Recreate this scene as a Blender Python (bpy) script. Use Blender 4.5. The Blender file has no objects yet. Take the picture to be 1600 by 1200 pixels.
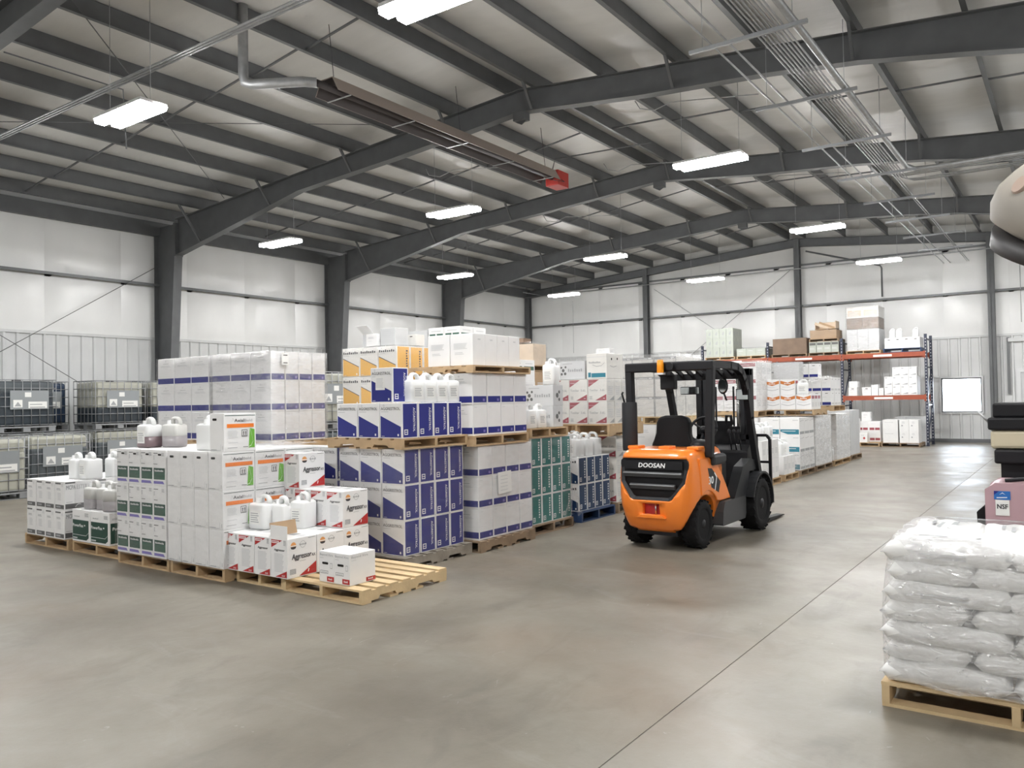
import bpy, bmesh, math, random
from mathutils import Vector, Matrix
random.seed(7)
PI = math.pi
SC = bpy.context.scene
COL = SC.collection

# ------------------------------------------------------------------ camera, sky, exposure
def set_camera():
    yaw, pitch, roll, f = .6150, .0206, -.0173, 1255.14
    F = Vector((-math.sin(yaw)*math.cos(pitch), math.cos(yaw)*math.cos(pitch), math.sin(pitch)))
    R = Vector((math.cos(yaw), math.sin(yaw), 0)); U = R.cross(F)
    R2 = R*math.cos(roll)+U*math.sin(roll); U2 = U*math.cos(roll)-R*math.sin(roll)
    cd = bpy.data.cameras.new('camera'); cd.sensor_width = 36; cd.lens = f*36/1600
    cd.clip_start = .05; cd.clip_end = 300
    co = bpy.data.objects.new('camera', cd); COL.objects.link(co)
    m = Matrix((R2, U2, -F)).transposed().to_4x4(); m.translation = Vector((8.466, 0, 1.6646))
    co.matrix_world = m; SC.camera = co
set_camera()
W = bpy.data.worlds.new('overcast_sky'); SC.world = W; W.use_nodes = True
bgn = W.node_tree.nodes['Background']; bgn.inputs[0].default_value = (.82, .91, 1, 1); bgn.inputs[1].default_value = 14.0
SC.view_settings.view_transform = 'Standard'; SC.view_settings.look = 'None'
SC.view_settings.exposure = 0.58; SC.view_settings.gamma = 1; SC.view_settings.use_curve_mapping = False
SC.cycles.use_denoising = True
SC.cycles.max_bounces = 10; SC.cycles.transparent_max_bounces = 24; SC.cycles.diffuse_bounces = 6
SC.cycles.caustics_reflective = False; SC.cycles.caustics_refractive = False
SC.cycles.sample_clamp_indirect = 8
LAMP_STRENGTH = 110.0

# ------------------------------------------------------------------ materials
M = {}
def mat(name, col, rough=.6, metal=0., spec=.5, var=0., vscale=3., bump=0., bscale=20., emit=0., trans=0., alpha=1., stretch=None, coat=0.):
    m = bpy.data.materials.new(name); m.use_nodes = True; nt = m.node_tree; b = nt.nodes['Principled BSDF']
    c = (*col, 1)
    b.inputs['Base Color'].default_value = c; b.inputs['Roughness'].default_value = rough
    b.inputs['Metallic'].default_value = metal; b.inputs['Specular IOR Level'].default_value = spec
    b.inputs['Transmission Weight'].default_value = trans; b.inputs['Alpha'].default_value = alpha
    b.inputs['Coat Weight'].default_value = coat
    if emit:
        b.inputs['Emission Color'].default_value = c; b.inputs['Emission Strength'].default_value = emit
    if var or bump:
        tc = nt.nodes.new('ShaderNodeTexCoord'); mp = nt.nodes.new('ShaderNodeMapping')
        nt.links.new(tc.outputs['Object'], mp.inputs[0])
        if stretch: mp.inputs['Scale'].default_value = stretch
    if var:
        n = nt.nodes.new('ShaderNodeTexNoise'); n.inputs['Scale'].default_value = vscale; n.inputs['Detail'].default_value = 4
        nt.links.new(mp.outputs[0], n.inputs['Vector'])
        mr = nt.nodes.new('ShaderNodeMapRange'); mr.inputs[1].default_value = .3; mr.inputs[2].default_value = .7
        mr.inputs[3].default_value = 1-var; mr.inputs[4].default_value = 1+var
        nt.links.new(n.outputs[0], mr.inputs[0])
        mx = nt.nodes.new('ShaderNodeMix'); mx.data_type = 'RGBA'; mx.blend_type = 'MULTIPLY'; mx.inputs[0].default_value = 1
        mx.inputs[6].default_value = c; nt.links.new(mr.outputs[0], mx.inputs[7]); nt.links.new(mx.outputs[2], b.inputs['Base Color'])
    if bump:
        n2 = nt.nodes.new('ShaderNodeTexNoise'); n2.inputs['Scale'].default_value = bscale; n2.inputs['Detail'].default_value = 3
        nt.links.new(mp.outputs[0], n2.inputs['Vector'])
        bp = nt.nodes.new('ShaderNodeBump'); bp.inputs['Strength'].default_value = bump; bp.inputs['Distance'].default_value = .02
        nt.links.new(n2.outputs[0], bp.inputs['Height']); nt.links.new(bp.outputs[0], b.inputs['Normal'])
    M[name] = m
    return m
mat('steel', (.12, .125, .13), .5, var=.1)
mat('steel_light', (.16, .165, .17), .45, .3)
mat('galv', (.42, .43, .44), .42, .6, var=.12, vscale=9)
mat('galv_dull', (.30, .31, .32), .5, .4)
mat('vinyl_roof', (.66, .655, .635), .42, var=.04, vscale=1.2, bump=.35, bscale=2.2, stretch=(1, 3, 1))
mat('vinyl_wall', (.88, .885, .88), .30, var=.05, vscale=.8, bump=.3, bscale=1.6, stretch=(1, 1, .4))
mat('liner', (.66, .67, .67), .45, var=.03)
mat('seam', (.45, .45, .45), .5)
mat('white_paint', (.72, .73, .74), .5)
mat('glass', (.95, .97, 1), .02, trans=1)
mat('carton', (.80, .80, .80), .48, var=.025, vscale=6)
mat('carton_warm', (.74, .73, .70), .5, var=.03, vscale=6)
mat('carton_grey', (.58, .59, .60), .5, var=.03)
mat('carton_sage', (.42, .45, .40), .5, var=.03)
mat('kraft', (.40, .27, .16), .7, var=.1, vscale=5)
mat('kraft_dark', (.20, .14, .10), .7, var=.12, vscale=4)
mat('kraft_pale', (.62, .50, .38), .7, var=.08, vscale=5)
mat('orange_carton', (.74, .42, .09), .45)
mat('line_dark', (.12, .12, .12), .6)
mat('ink', (.05, .05, .055), .5)
mat('ink_grey', (.35, .36, .37), .6)
mat('ink_pale', (.60, .61, .62), .6)
mat('hole', (.012, .011, .010), .9)  # near-black colour painted for the shade inside carton holes, no real recess
mat('blue', (.022, .028, .20), .38, spec=.35)
mat('blue_dark', (.02, .03, .12), .4)
mat('navy', (.010, .038, .105), .38, spec=.35)
mat('teal', (.008, .15, .135), .38, spec=.35)
mat('teal_print', (.03, .20, .28), .4)
mat('green_dark', (.015, .06, .045), .4)
mat('green_mid', (.035, .11, .075), .4)
mat('leaf_green', (.15, .42, .05), .4)
mat('green_soft', (.07, .13, .10), .45)
mat('joint_grey', (.16, .15, .13), .8)
mat('plate_pink', (.36, .27, .22), .6)
mat('purple', (.20, .17, .48), .4)
mat('red', (.42, .025, .025), .4)
mat('red_pale', (.33, .06, .08), .45)
mat('orange_print', (.85, .22, .03), .4)
mat('orange_swoosh', (.55, .17, .03), .4)
mat('white_ink', (.85, .85, .85), .5)
mat('sun_orange', (.75, .35, .12), .5)
mat('wood', (.47, .33, .19), .7, var=.16, vscale=4, bump=.15, bscale=30, stretch=(1, 1, 1))
mat('wood_new', (.60, .45, .26), .65, var=.12, vscale=4, bump=.15, bscale=30)
mat('wood_old', (.26, .185, .12), .75, var=.2, vscale=5, bump=.2, bscale=30)
mat('wood_grey', (.27, .24, .20), .75, var=.2, vscale=5, bump=.2, bscale=30)
mat('wood_blue', (.015, .04, .11), .5, var=.1)
mat('plastic_white', (.80, .81, .81), .32)
mat('plastic_haze', (.62, .62, .60), .3, var=.05)
mat('liquid_plum', (.17, .12, .13), .3)
mat('liquid_grey', (.33, .31, .32), .3)
mat('tote_dark', (.035, .045, .055), .25)
mat('tote_mid', (.09, .105, .115), .3)
mat('tote_pale', (.43, .43, .37), .35)
mat('tote_blue', (.03, .05, .09), .25)
mat('label_grey', (.27, .29, .30), .4)
mat('fl_orange', (.90, .235, .025), .28, coat=.4)
mat('fl_black', (.010, .010, .012), .5, spec=.3)
mat('fl_dark', (.024, .025, .028), .5, spec=.3)
mat('fl_grey', (.048, .05, .053), .5)
mat('rubber', (.010, .010, .011), .8, spec=.2, bump=.2, bscale=60)
mat('seat_vinyl', (.005, .005, .006), .55, spec=.2)
mat('chrome', (.6, .6, .6), .2, 1.)
mat('mirror', (.55, .58, .58), .08, 1.)
mat('amber', (.85, .30, .01), .25)
mat('rack_orange', (.30, .065, .03), .5, var=.12, vscale=6)
mat('rack_blue', (.025, .03, .055), .45)
mat('heater_red', (.42, .035, .025), .45)
mat('heater_tan', (.36, .30, .26), .45, .2)
mat('heater_dark', (.07, .06, .06), .5, .3)
mat('bag', (.82, .82, .81), .36, bump=.5, bscale=9, var=.03)
mat('hopper', (.27, .245, .21), .6, .0, var=.05)
mat('hopper_band', (.03, .028, .028), .5)
mat('tank_pink', (.46, .30, .33), .35, var=.05)
mat('label_blue', (.02, .14, .45), .4)
mat('beige', (.55, .50, .36), .45)
mat('diffuser', (1., .995, .985), .4, emit=LAMP_STRENGTH)
mat('housing', (.7, .7, .7), .5)
mat('gravel', (.55, .53, .50), .9, var=.1)
mat('paper', (.80, .80, .78), .6)

def film_mat(name, veil, bscale=5., rough=.24):
    m = bpy.data.materials.new(name); m.use_nodes = True; nt = m.node_tree; nt.nodes.clear()
    out = nt.nodes.new('ShaderNodeOutputMaterial'); tr = nt.nodes.new('ShaderNodeBsdfTransparent')
    tr.inputs[0].default_value = (.97, .97, .97, 1)
    gl = nt.nodes.new('ShaderNodeBsdfGlossy'); gl.inputs['Roughness'].default_value = rough; gl.inputs[0].default_value = (1, 1, 1, 1)
    df = nt.nodes.new('ShaderNodeBsdfDiffuse'); df.inputs[0].default_value = (.85, .85, .86, 1)
    tc = nt.nodes.new('ShaderNodeTexCoord'); mp = nt.nodes.new('ShaderNodeMapping'); mp.inputs['Scale'].default_value = (1, 1, 2.6)
    mp.inputs['Rotation'].default_value = (.35, .3, 0)
    nt.links.new(tc.outputs['Object'], mp.inputs[0])
    n = nt.nodes.new('ShaderNodeTexNoise'); n.inputs['Scale'].default_value = bscale; n.inputs['Detail'].default_value = 5; n.inputs['Distortion'].default_value = 1.2
    nt.links.new(mp.outputs[0], n.inputs['Vector'])
    bp = nt.nodes.new('ShaderNodeBump'); bp.inputs['Strength'].default_value = .9; bp.inputs['Distance'].default_value = .03
    nt.links.new(n.outputs[0], bp.inputs['Height']); nt.links.new(bp.outputs[0], gl.inputs['Normal'])
    a = nt.nodes.new('ShaderNodeMixShader'); b = nt.nodes.new('ShaderNodeMixShader')
    a.inputs[0].default_value = .45
    nt.links.new(df.outputs[0], a.inputs[1]); nt.links.new(gl.outputs[0], a.inputs[2])
    mr = nt.nodes.new('ShaderNodeMapRange'); mr.inputs[1].default_value = .35; mr.inputs[2].default_value = .75
    mr.inputs[3].default_value = veil*.6; mr.inputs[4].default_value = veil*1.8
    nt.links.new(n.outputs[0], mr.inputs[0]); nt.links.new(mr.outputs[0], b.inputs[0])
    nt.links.new(tr.outputs[0], b.inputs[1]); nt.links.new(a.outputs[0], b.inputs[2]); nt.links.new(b.outputs[0], out.inputs[0])
    M[name] = m
film_mat('film', .07); film_mat('film_thick', .2, 6); film_mat('film_bag', .34, 9, .2)

def floor_mat(name, c1, c2, r0):
    m = bpy.data.materials.new(name); m.use_nodes = True; nt = m.node_tree; b = nt.nodes['Principled BSDF']
    tc = nt.nodes.new('ShaderNodeTexCoord')
    def noise(s, d, st=(1, 1, 1), dist=0.):
        mp = nt.nodes.new('ShaderNodeMapping'); mp.inputs['Scale'].default_value = st; nt.links.new(tc.outputs['Object'], mp.inputs[0])
        n = nt.nodes.new('ShaderNodeTexNoise'); n.inputs['Scale'].default_value = s; n.inputs['Detail'].default_value = d; n.inputs['Distortion'].default_value = dist
        n.inputs['Roughness'].default_value = .62; nt.links.new(mp.outputs[0], n.inputs['Vector']); return n.outputs[0]
    def ramp(src, lo, hi, a, z):
        r = nt.nodes.new('ShaderNodeMapRange'); r.inputs[1].default_value = lo; r.inputs[2].default_value = hi; r.inputs[3].default_value = a; r.inputs[4].default_value = z
        nt.links.new(src, r.inputs[0]); return r.outputs[0]
    def mix(fac, a, bb, mode='MIX'):
        x = nt.nodes.new('ShaderNodeMix'); x.data_type = 'RGBA'; x.blend_type = mode
        if hasattr(fac, 'node'): nt.links.new(fac, x.inputs[0])
        else: x.inputs[0].default_value = fac
        for s, i in ((a, 6), (bb, 7)):
            if hasattr(s, 'node'): nt.links.new(s, x.inputs[i])
            else: x.inputs[i].default_value = (*s, 1)
        return x.outputs[2]
    base = mix(ramp(noise(.55, 6, dist=.5), .35, .65, 0, 1), c1, c2)
    base = mix(ramp(noise(2.6, 8, (1, .45, 1), .8), .52, .70, 0, .6), base, (.115, .102, .083))
    base = mix(ramp(noise(1.3, 8, (.6, 1.4, 1), 1.5), .58, .70, 0, .28), base, (.30, .285, .255))
    base = mix(ramp(noise(.35, 3), .52, .72, 0, .5), base, (.20, .145, .10))
    base = mix(ramp(noise(60, 3), .62, .75, 0, .35), base, (.12, .115, .10))
    base = mix(ramp(noise(9, 6, dist=2.), .66, .74, 0, .4), base, (.15, .145, .13))
    base = mix(ramp(noise(.22, 5, dist=1.), .50, .64, 0, .45), base, (.13, .115, .09))
    base = mix(ramp(noise(9, 9, (1, .5, 1), 2.), .68, .71, 0, .4), base, (.38, .37, .345))
    nt.links.new(base, b.inputs['Base Color'])
    nt.links.new(ramp(noise(1.1, 5), .3, .7, r0, r0+.22), b.inputs['Roughness'])
    b.inputs['Specular IOR Level'].default_value = .45
    bp = nt.nodes.new('ShaderNodeBump'); bp.inputs['Strength'].default_value = .12; bp.inputs['Distance'].default_value = .01
    nt.links.new(noise(18, 6), bp.inputs['Height']); nt.links.new(bp.outputs[0], b.inputs['Normal'])
    M[name] = m
floor_mat('concrete', (.152, .134, .106), (.220, .201, .166), .30)
floor_mat('concrete_smooth', (.178, .160, .130), (.240, .222, .187), .27)

# ------------------------------------------------------------------ mesh builder
class MB:
    def __init__(s): s.v = []; s.f = []; s.m = []; s.mats = []; s.sm = []
    def mi(s, name):
        if name not in s.mats: s.mats.append(name)
        return s.mats.index(name)
    def add(s, vs, fs, mt, smooth=False):
        b = len(s.v); s.v += [tuple(v) for v in vs]; k = s.mi(mt)
        for f in fs: s.f.append([i+b for i in f]); s.m.append(k); s.sm.append(smooth)
    def box(s, x0, x1, y0, y1, z0, z1, mt, T=None):
        vs = [Vector((x, y, z)) for z in (z0, z1) for y in (y0, y1) for x in (x0, x1)]
        if T is not None: vs = [T @ v for v in vs]
        s.add(vs, [(0, 2, 3, 1), (4, 5, 7, 6), (0, 1, 5, 4), (2, 6, 7, 3), (0, 4, 6, 2), (1, 3, 7, 5)], mt)
    def tube(s, pts, r, mt, n=8, r2=None):
        pts = [Vector(p) for p in pts]; k = len(pts)
        up = None; rings = []
        for i, p in enumerate(pts):
            d = (pts[min(i+1, k-1)]-pts[max(i-1, 0)]).normalized()
            if up is None: up = d.orthogonal().normalized()
            up = (up-d*up.dot(d)).normalized(); w = d.cross(up)
            rr = r if r2 is None else r+(r2-r)*i/(k-1)
            rings.append([p+(up*math.cos(2*PI*j/n)+w*math.sin(2*PI*j/n))*rr for j in range(n)])
        vs = [v for g in rings for v in g]; fs = []
        for i in range(k-1):
            for j in range(n): fs.append((i*n+j, i*n+(j+1) % n, (i+1)*n+(j+1) % n, (i+1)*n+j))
        fs.append(tuple(range(n))[::-1]); fs.append(tuple((k-1)*n+j for j in range(n)))
        s.add(vs, fs, mt, True)
    def bar(s, a, b, w, h, mt):
        a, b = Vector(a), Vector(b); d = b-a; L = d.length; d.normalize()
        u = Vector((0, 0, 1)) if abs(d.z) < .95 else Vector((0, 1, 0))
        x = d.cross(u).normalized(); z = x.cross(d)
        vs = [p+x*i*w/2+z*j*h/2 for p in (a, b) for j in (-1, 1) for i in (-1, 1)]
        s.add(vs, [(0, 2, 3, 1), (4, 5, 7, 6), (0, 1, 5, 4), (2, 6, 7, 3), (0, 4, 6, 2), (1, 3, 7, 5)], mt)
    def prism(s, poly, axis, a, b, mt, smooth=False):
        n = len(poly)
        def P(u, v, t): return ((t, u, v), (u, t, v), (u, v, t))[axis]
        vs = [P(u, v, a) for u, v in poly]+[P(u, v, b) for u, v in poly]
        fs = [tuple(range(n))[::-1], tuple(range(n, 2*n))]
        s.add(vs, fs, mt)
        s.add(vs, [(i, (i+1) % n, n+(i+1) % n, n+i) for i in range(n)], mt, smooth)
    def lathe(s, prof, mt, n=24, T=None, smooth=True):
        vs = []; fs = []
        for r, h in prof:
            for j in range(n): vs.append(Vector((r*math.cos(2*PI*j/n), r*math.sin(2*PI*j/n), h)))
        if T is not None: vs = [T @ v for v in vs]
        k = len(prof)
        for i in range(k-1):
            for j in range(n): fs.append((i*n+j, i*n+(j+1) % n, (i+1)*n+(j+1) % n, (i+1)*n+j))
        s.add(vs, fs, mt, smooth)
        s.add(vs, [tuple(range(n))[::-1], tuple((k-1)*n+j for j in range(n))], mt)
    def mesh(s, name):
        me = bpy.data.meshes.new(name); me.from_pydata(s.v, [], s.f)
        for mt in s.mats: me.materials.append(M[mt])
        me.polygons.foreach_set('material_index', s.m); me.polygons.foreach_set('use_smooth', s.sm)
        me.update(); return me
    def build(s, name, parent=None, loc=None, bevel=0., recalc=False, seg=2):
        me = s.mesh(name)
        if recalc:
            bm = bmesh.new(); bm.from_mesh(me); bmesh.ops.remove_doubles(bm, verts=bm.verts, dist=1e-5)
            bmesh.ops.recalc_face_normals(bm, faces=bm.faces); bm.to_mesh(me); bm.free()
        return link(name, me, parent, loc, bevel, seg)

def link(name, me, parent=None, loc=None, bevel=0., seg=2):
    o = bpy.data.objects.new(name, me); COL.objects.link(o)
    if parent is not None: o.parent = parent
    if loc is not None: o.location = loc
    if bevel:
        md = o.modifiers.new('bevel', 'BEVEL'); md.width = bevel; md.segments = seg; md.limit_method = 'ANGLE'; md.angle_limit = .6
    return o
def empty(name, loc=(0, 0, 0), rz=0.):
    o = bpy.data.objects.new(name, None); COL.objects.link(o); o.location = loc; o.rotation_euler = (0, 0, rz)
    o.empty_display_size = .1; return o
def tag(o, label, cat, group=None):
    o['label'] = label; o['category'] = cat
    if group: o['group'] = group
    return o
def struct(o, label=None):
    o['kind'] = 'structure'
    if label: o['label'] = label
    return o
def copy_tree(o, parent=None):
    c = o.copy(); COL.objects.link(c)
    if parent is not None: c.parent = parent
    for ch in list(o.children): copy_tree(ch, c)
    return c

TX = {}
def text2d(s):
    key = s
    if key in TX: return TX[key]
    cu = bpy.data.curves.new('t', 'FONT'); cu.body = s; cu.size = 1; cu.resolution_u = 2; cu.fill_mode = 'FRONT'
    ob = bpy.data.objects.new('t', cu); COL.objects.link(ob)
    dg = bpy.context.evaluated_depsgraph_get()
    me = bpy.data.meshes.new_from_object(ob.evaluated_get(dg))
    vs = [(v.co.x, v.co.y) for v in me.vertices]; fs = [tuple(p.vertices) for p in me.polygons]
    bpy.data.objects.remove(ob); bpy.data.curves.remove(cu); bpy.data.meshes.remove(me)
    x0 = min(v[0] for v in vs); x1 = max(v[0] for v in vs)
    vs = [((v[0]-x0)/(x1-x0), v[1]/.73) for v in vs]
    TX[key] = (vs, fs, (x1-x0)/.73); return TX[key]
def place_text(mb, s, mt, fn, x, z, w, h, rot=0, bold=.012, shear=0.):
    """text in a w by h box whose lower-left corner is (x, z) on a face; rot 90 reads upwards, -90 downwards; fn maps (u, v) to 3D"""
    vs, fs, asp = text2d(s)
    o3 = Vector(fn(0, 0)); nv = (Vector(fn(1, 0))-o3).cross(Vector(fn(0, 1))-o3).normalized()
    for kk, (du, dv) in enumerate(((-.5, -.5), (.5, .5), (-.5, .5), (.5, -.5)) if bold > .006 else ((0, 0),)):
        P = []
        for u, v in vs:
            a, b = u*w+v*h*shear+du*bold*h*2.6, v*h+dv*bold*h*1.6
            if rot == 90: a, b = -b, a
            elif rot == -90: a, b = b, -a
            P.append(Vector(fn(x+a, z+b))+nv*.00012*kk)
        mb.add(P, fs, mt)

# ------------------------------------------------------------------ building shell
FR = (-2.4, 5.0, 12.44, 18.54, 24.64); YB = 30.82; YF = -6.0; XW = 12.36
def zt(x): return 7.505-(.0724*-x if x < 0 else .0945*x)
BOT = [(-11.23, 5.71), (-7.92, 6.32), (-6.27, 6.63), (-3.3, 6.81), (-1.38, 6.96), (0, 7.08), (2.58, 6.80), (4.64, 6.65), (5.95, 6.50), (7.33, 6.26), (8.0, 6.13), (11.23, 5.45)]

fl = struct(empty('floor'), 'grey stained concrete slab floor')
for x0, x1, mt in ((-XW-.2, 6.646, 'concrete'), (6.654, XW+.2, 'concrete_smooth')):
    b = MB(); b.box(x0, x1, YF-.2, YB+.2, -.2, 0, mt); b.build('slab', fl)
b = MB(); b.box(6.646, 6.654, YF-.2, YB+.2, -.2, -.003, 'joint_grey'); b.build('joint', fl)

def blanket(p0, du, dv, nrm, bulge, nu=6, nv=5):
    """padded vinyl insulation piece: a grid that swells along nrm"""
    p0, du, dv, nrm = map(Vector, (p0, du, dv, nrm)); vs = []; fs = []
    ph = random.random()*6
    for j in range(nv+1):
        for i in range(nu+1):
            u, v = i/nu, j/nv
            k = (1-(2*u-1)**4)*(1-(2*v-1)**4)
            k = k*(1+.25*math.sin(u*7+ph)+.2*math.sin(v*5+u*3+ph))
            vs.append(p0+du*u+dv*v+nrm*bulge*k)
    for j in range(nv):
        for i in range(nu): a = j*(nu+1)+i; fs.append((a, a+1, a+nu+2, a+nu+1))
    return vs, fs
PUR = sorted([s*(.3+1.4*k) for k in range(9) for s in (-1, 1)])
ceil = struct(empty('ceiling'), 'white vinyl insulated roof over dark purlins')
edges = [-XW]+PUR+[XW]
FY = [YF]+list(FR)+[YB]
for i in range(len(edges)-1):
    xa, xb = edges[i], edges[i+1]
    for k in range(len(FY)-1):
        ya, yb = FY[k], FY[k+1]
        za, zb = zt(xa)+.32, zt(xb)+.32
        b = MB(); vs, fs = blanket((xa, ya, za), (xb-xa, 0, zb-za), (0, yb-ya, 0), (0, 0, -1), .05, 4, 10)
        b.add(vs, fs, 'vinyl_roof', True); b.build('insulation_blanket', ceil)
b = MB()
for s in (-1, 1): b.prism([(0, zt(0)+.44), (s*XW, zt(s*XW)+.44), (s*XW, zt(s*XW)+.5), (0, zt(0)+.5)], 1, YF-.2, YB+.2, 'liner')
b.build('roof_sheet', ceil)
pm = MB()
pm.box(-.004, .004, 0, YB-YF-.3, 0, .31, 'steel'); pm.box(-.004, .07, 0, YB-YF-.3, 0, .006, 'steel'); pm.box(-.07, .004, 0, YB-YF-.3, .304, .31, 'steel')
pmesh = pm.mesh('purlin')
for x in PUR: link('purlin', pmesh, ceil, (x, YF+.15, zt(x)+.002))
for s in (-1, 1):
    b = MB(); x = s*(XW-.2); b.box(x-.06, x+.06, YF+.1, YB-.1, zt(x)-.28, zt(x)+.1, 'steel'); b.build('eave_strut', ceil)
for k in range(len(FY)-1):
    ym = (FY[k]+FY[k+1])/2
    for i in range(len(PUR)-1):
        xa, xb = PUR[i], PUR[i+1]
        if xb-xa < .8: continue
        b = MB(); b.bar((xa+.01, ym, zt(xa)+.07), (xb-.01, ym, zt(xb)+.15), .03, .03, 'steel'); b.build('bridging_bar', ceil)

def ibeam_poly(b, pts_top, pts_bot, y, fw=.2, tw=.01):
    poly = pts_top+pts_bot[::-1]
    b.prism(poly, 1, y-tw/2, y+tw/2, 'steel')
    for pts in (pts_top, pts_bot):
        for (xa, za), (xb, zb) in zip(pts[:-1], pts[1:]):
            up = .0 if pts is pts_bot else -.012
            b.prism([(xa, za+up), (xb, zb+up), (xb, zb+up+.014), (xa, za+up+.014)], 1, y-fw/2, y+fw/2, 'steel')
for y in FR:
    fr = struct(empty('steel_frame', (0, y, 0)), 'dark grey tapered steel portal frame')
    for s in (-1, 1):
        b = MB(); xo = s*12.2
        zk = BOT[0][1] if s < 0 else BOT[-1][1]; zz = zt(s*12.2)-.03
        b.prism([(xo, 0), (xo, zz), (s*11.23, zz), (s*11.23, zk), (s*11.65, 0)], 1, -.005, .005, 'steel')
        b.prism([(xo, 0), (xo, zz), (xo-s*.014, zz), (xo-s*.014, 0)], 1, -.12, .12, 'steel')
        b.prism([(s*11.65, 0), (s*11.23, zk), (s*11.244, zk), (s*11.664, 0)], 1, -.12, .12, 'steel')
        b.box(min(s*11.20, s*11.28), max(s*11.20, s*11.28), -.12, .12, zk-.02, zz, 'steel')
        b.box(min(xo-s*.1, s*11.6), max(xo-s*.1, s*11.6), -.14, .14, 0, .02, 'steel')
        b.build('column', fr)
        b = MB()
        bot = [p for p in BOT if p[0]*s >= -1e-6]
        top = [(p[0], zt(p[0])-.004) for p in bot]
        ibeam_poly(b, top, bot, 0); b.build('rafter', fr)
    for i, x in enumerate(PUR):
        if i % 2 == 0 or abs(x) > 11.2: continue
        zb = None
        for (xa, za), (xb, zb_) in zip(BOT[:-1], BOT[1:]):
            if xa <= x <= xb: zb = za+(zb_-za)*(x-xa)/(xb-xa)
        for s in (-1, 1):
            b = MB(); b.bar((x, s*.09, zb+.03), (x+.02, s*(.12+(zt(x)-zb)*.7), zt(x)+.03), .045, .045, 'steel'); b.build('flange_brace', fr)
    b = MB(); b.box(-.13, .13, -.09, .09, 6.93, 7.10, 'steel'); b.prism([(-.13, 6.93), (.13, 6.93), (0, 6.86)], 1, -.012, .012, 'steel'); b.build('ridge_plate', fr)

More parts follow.
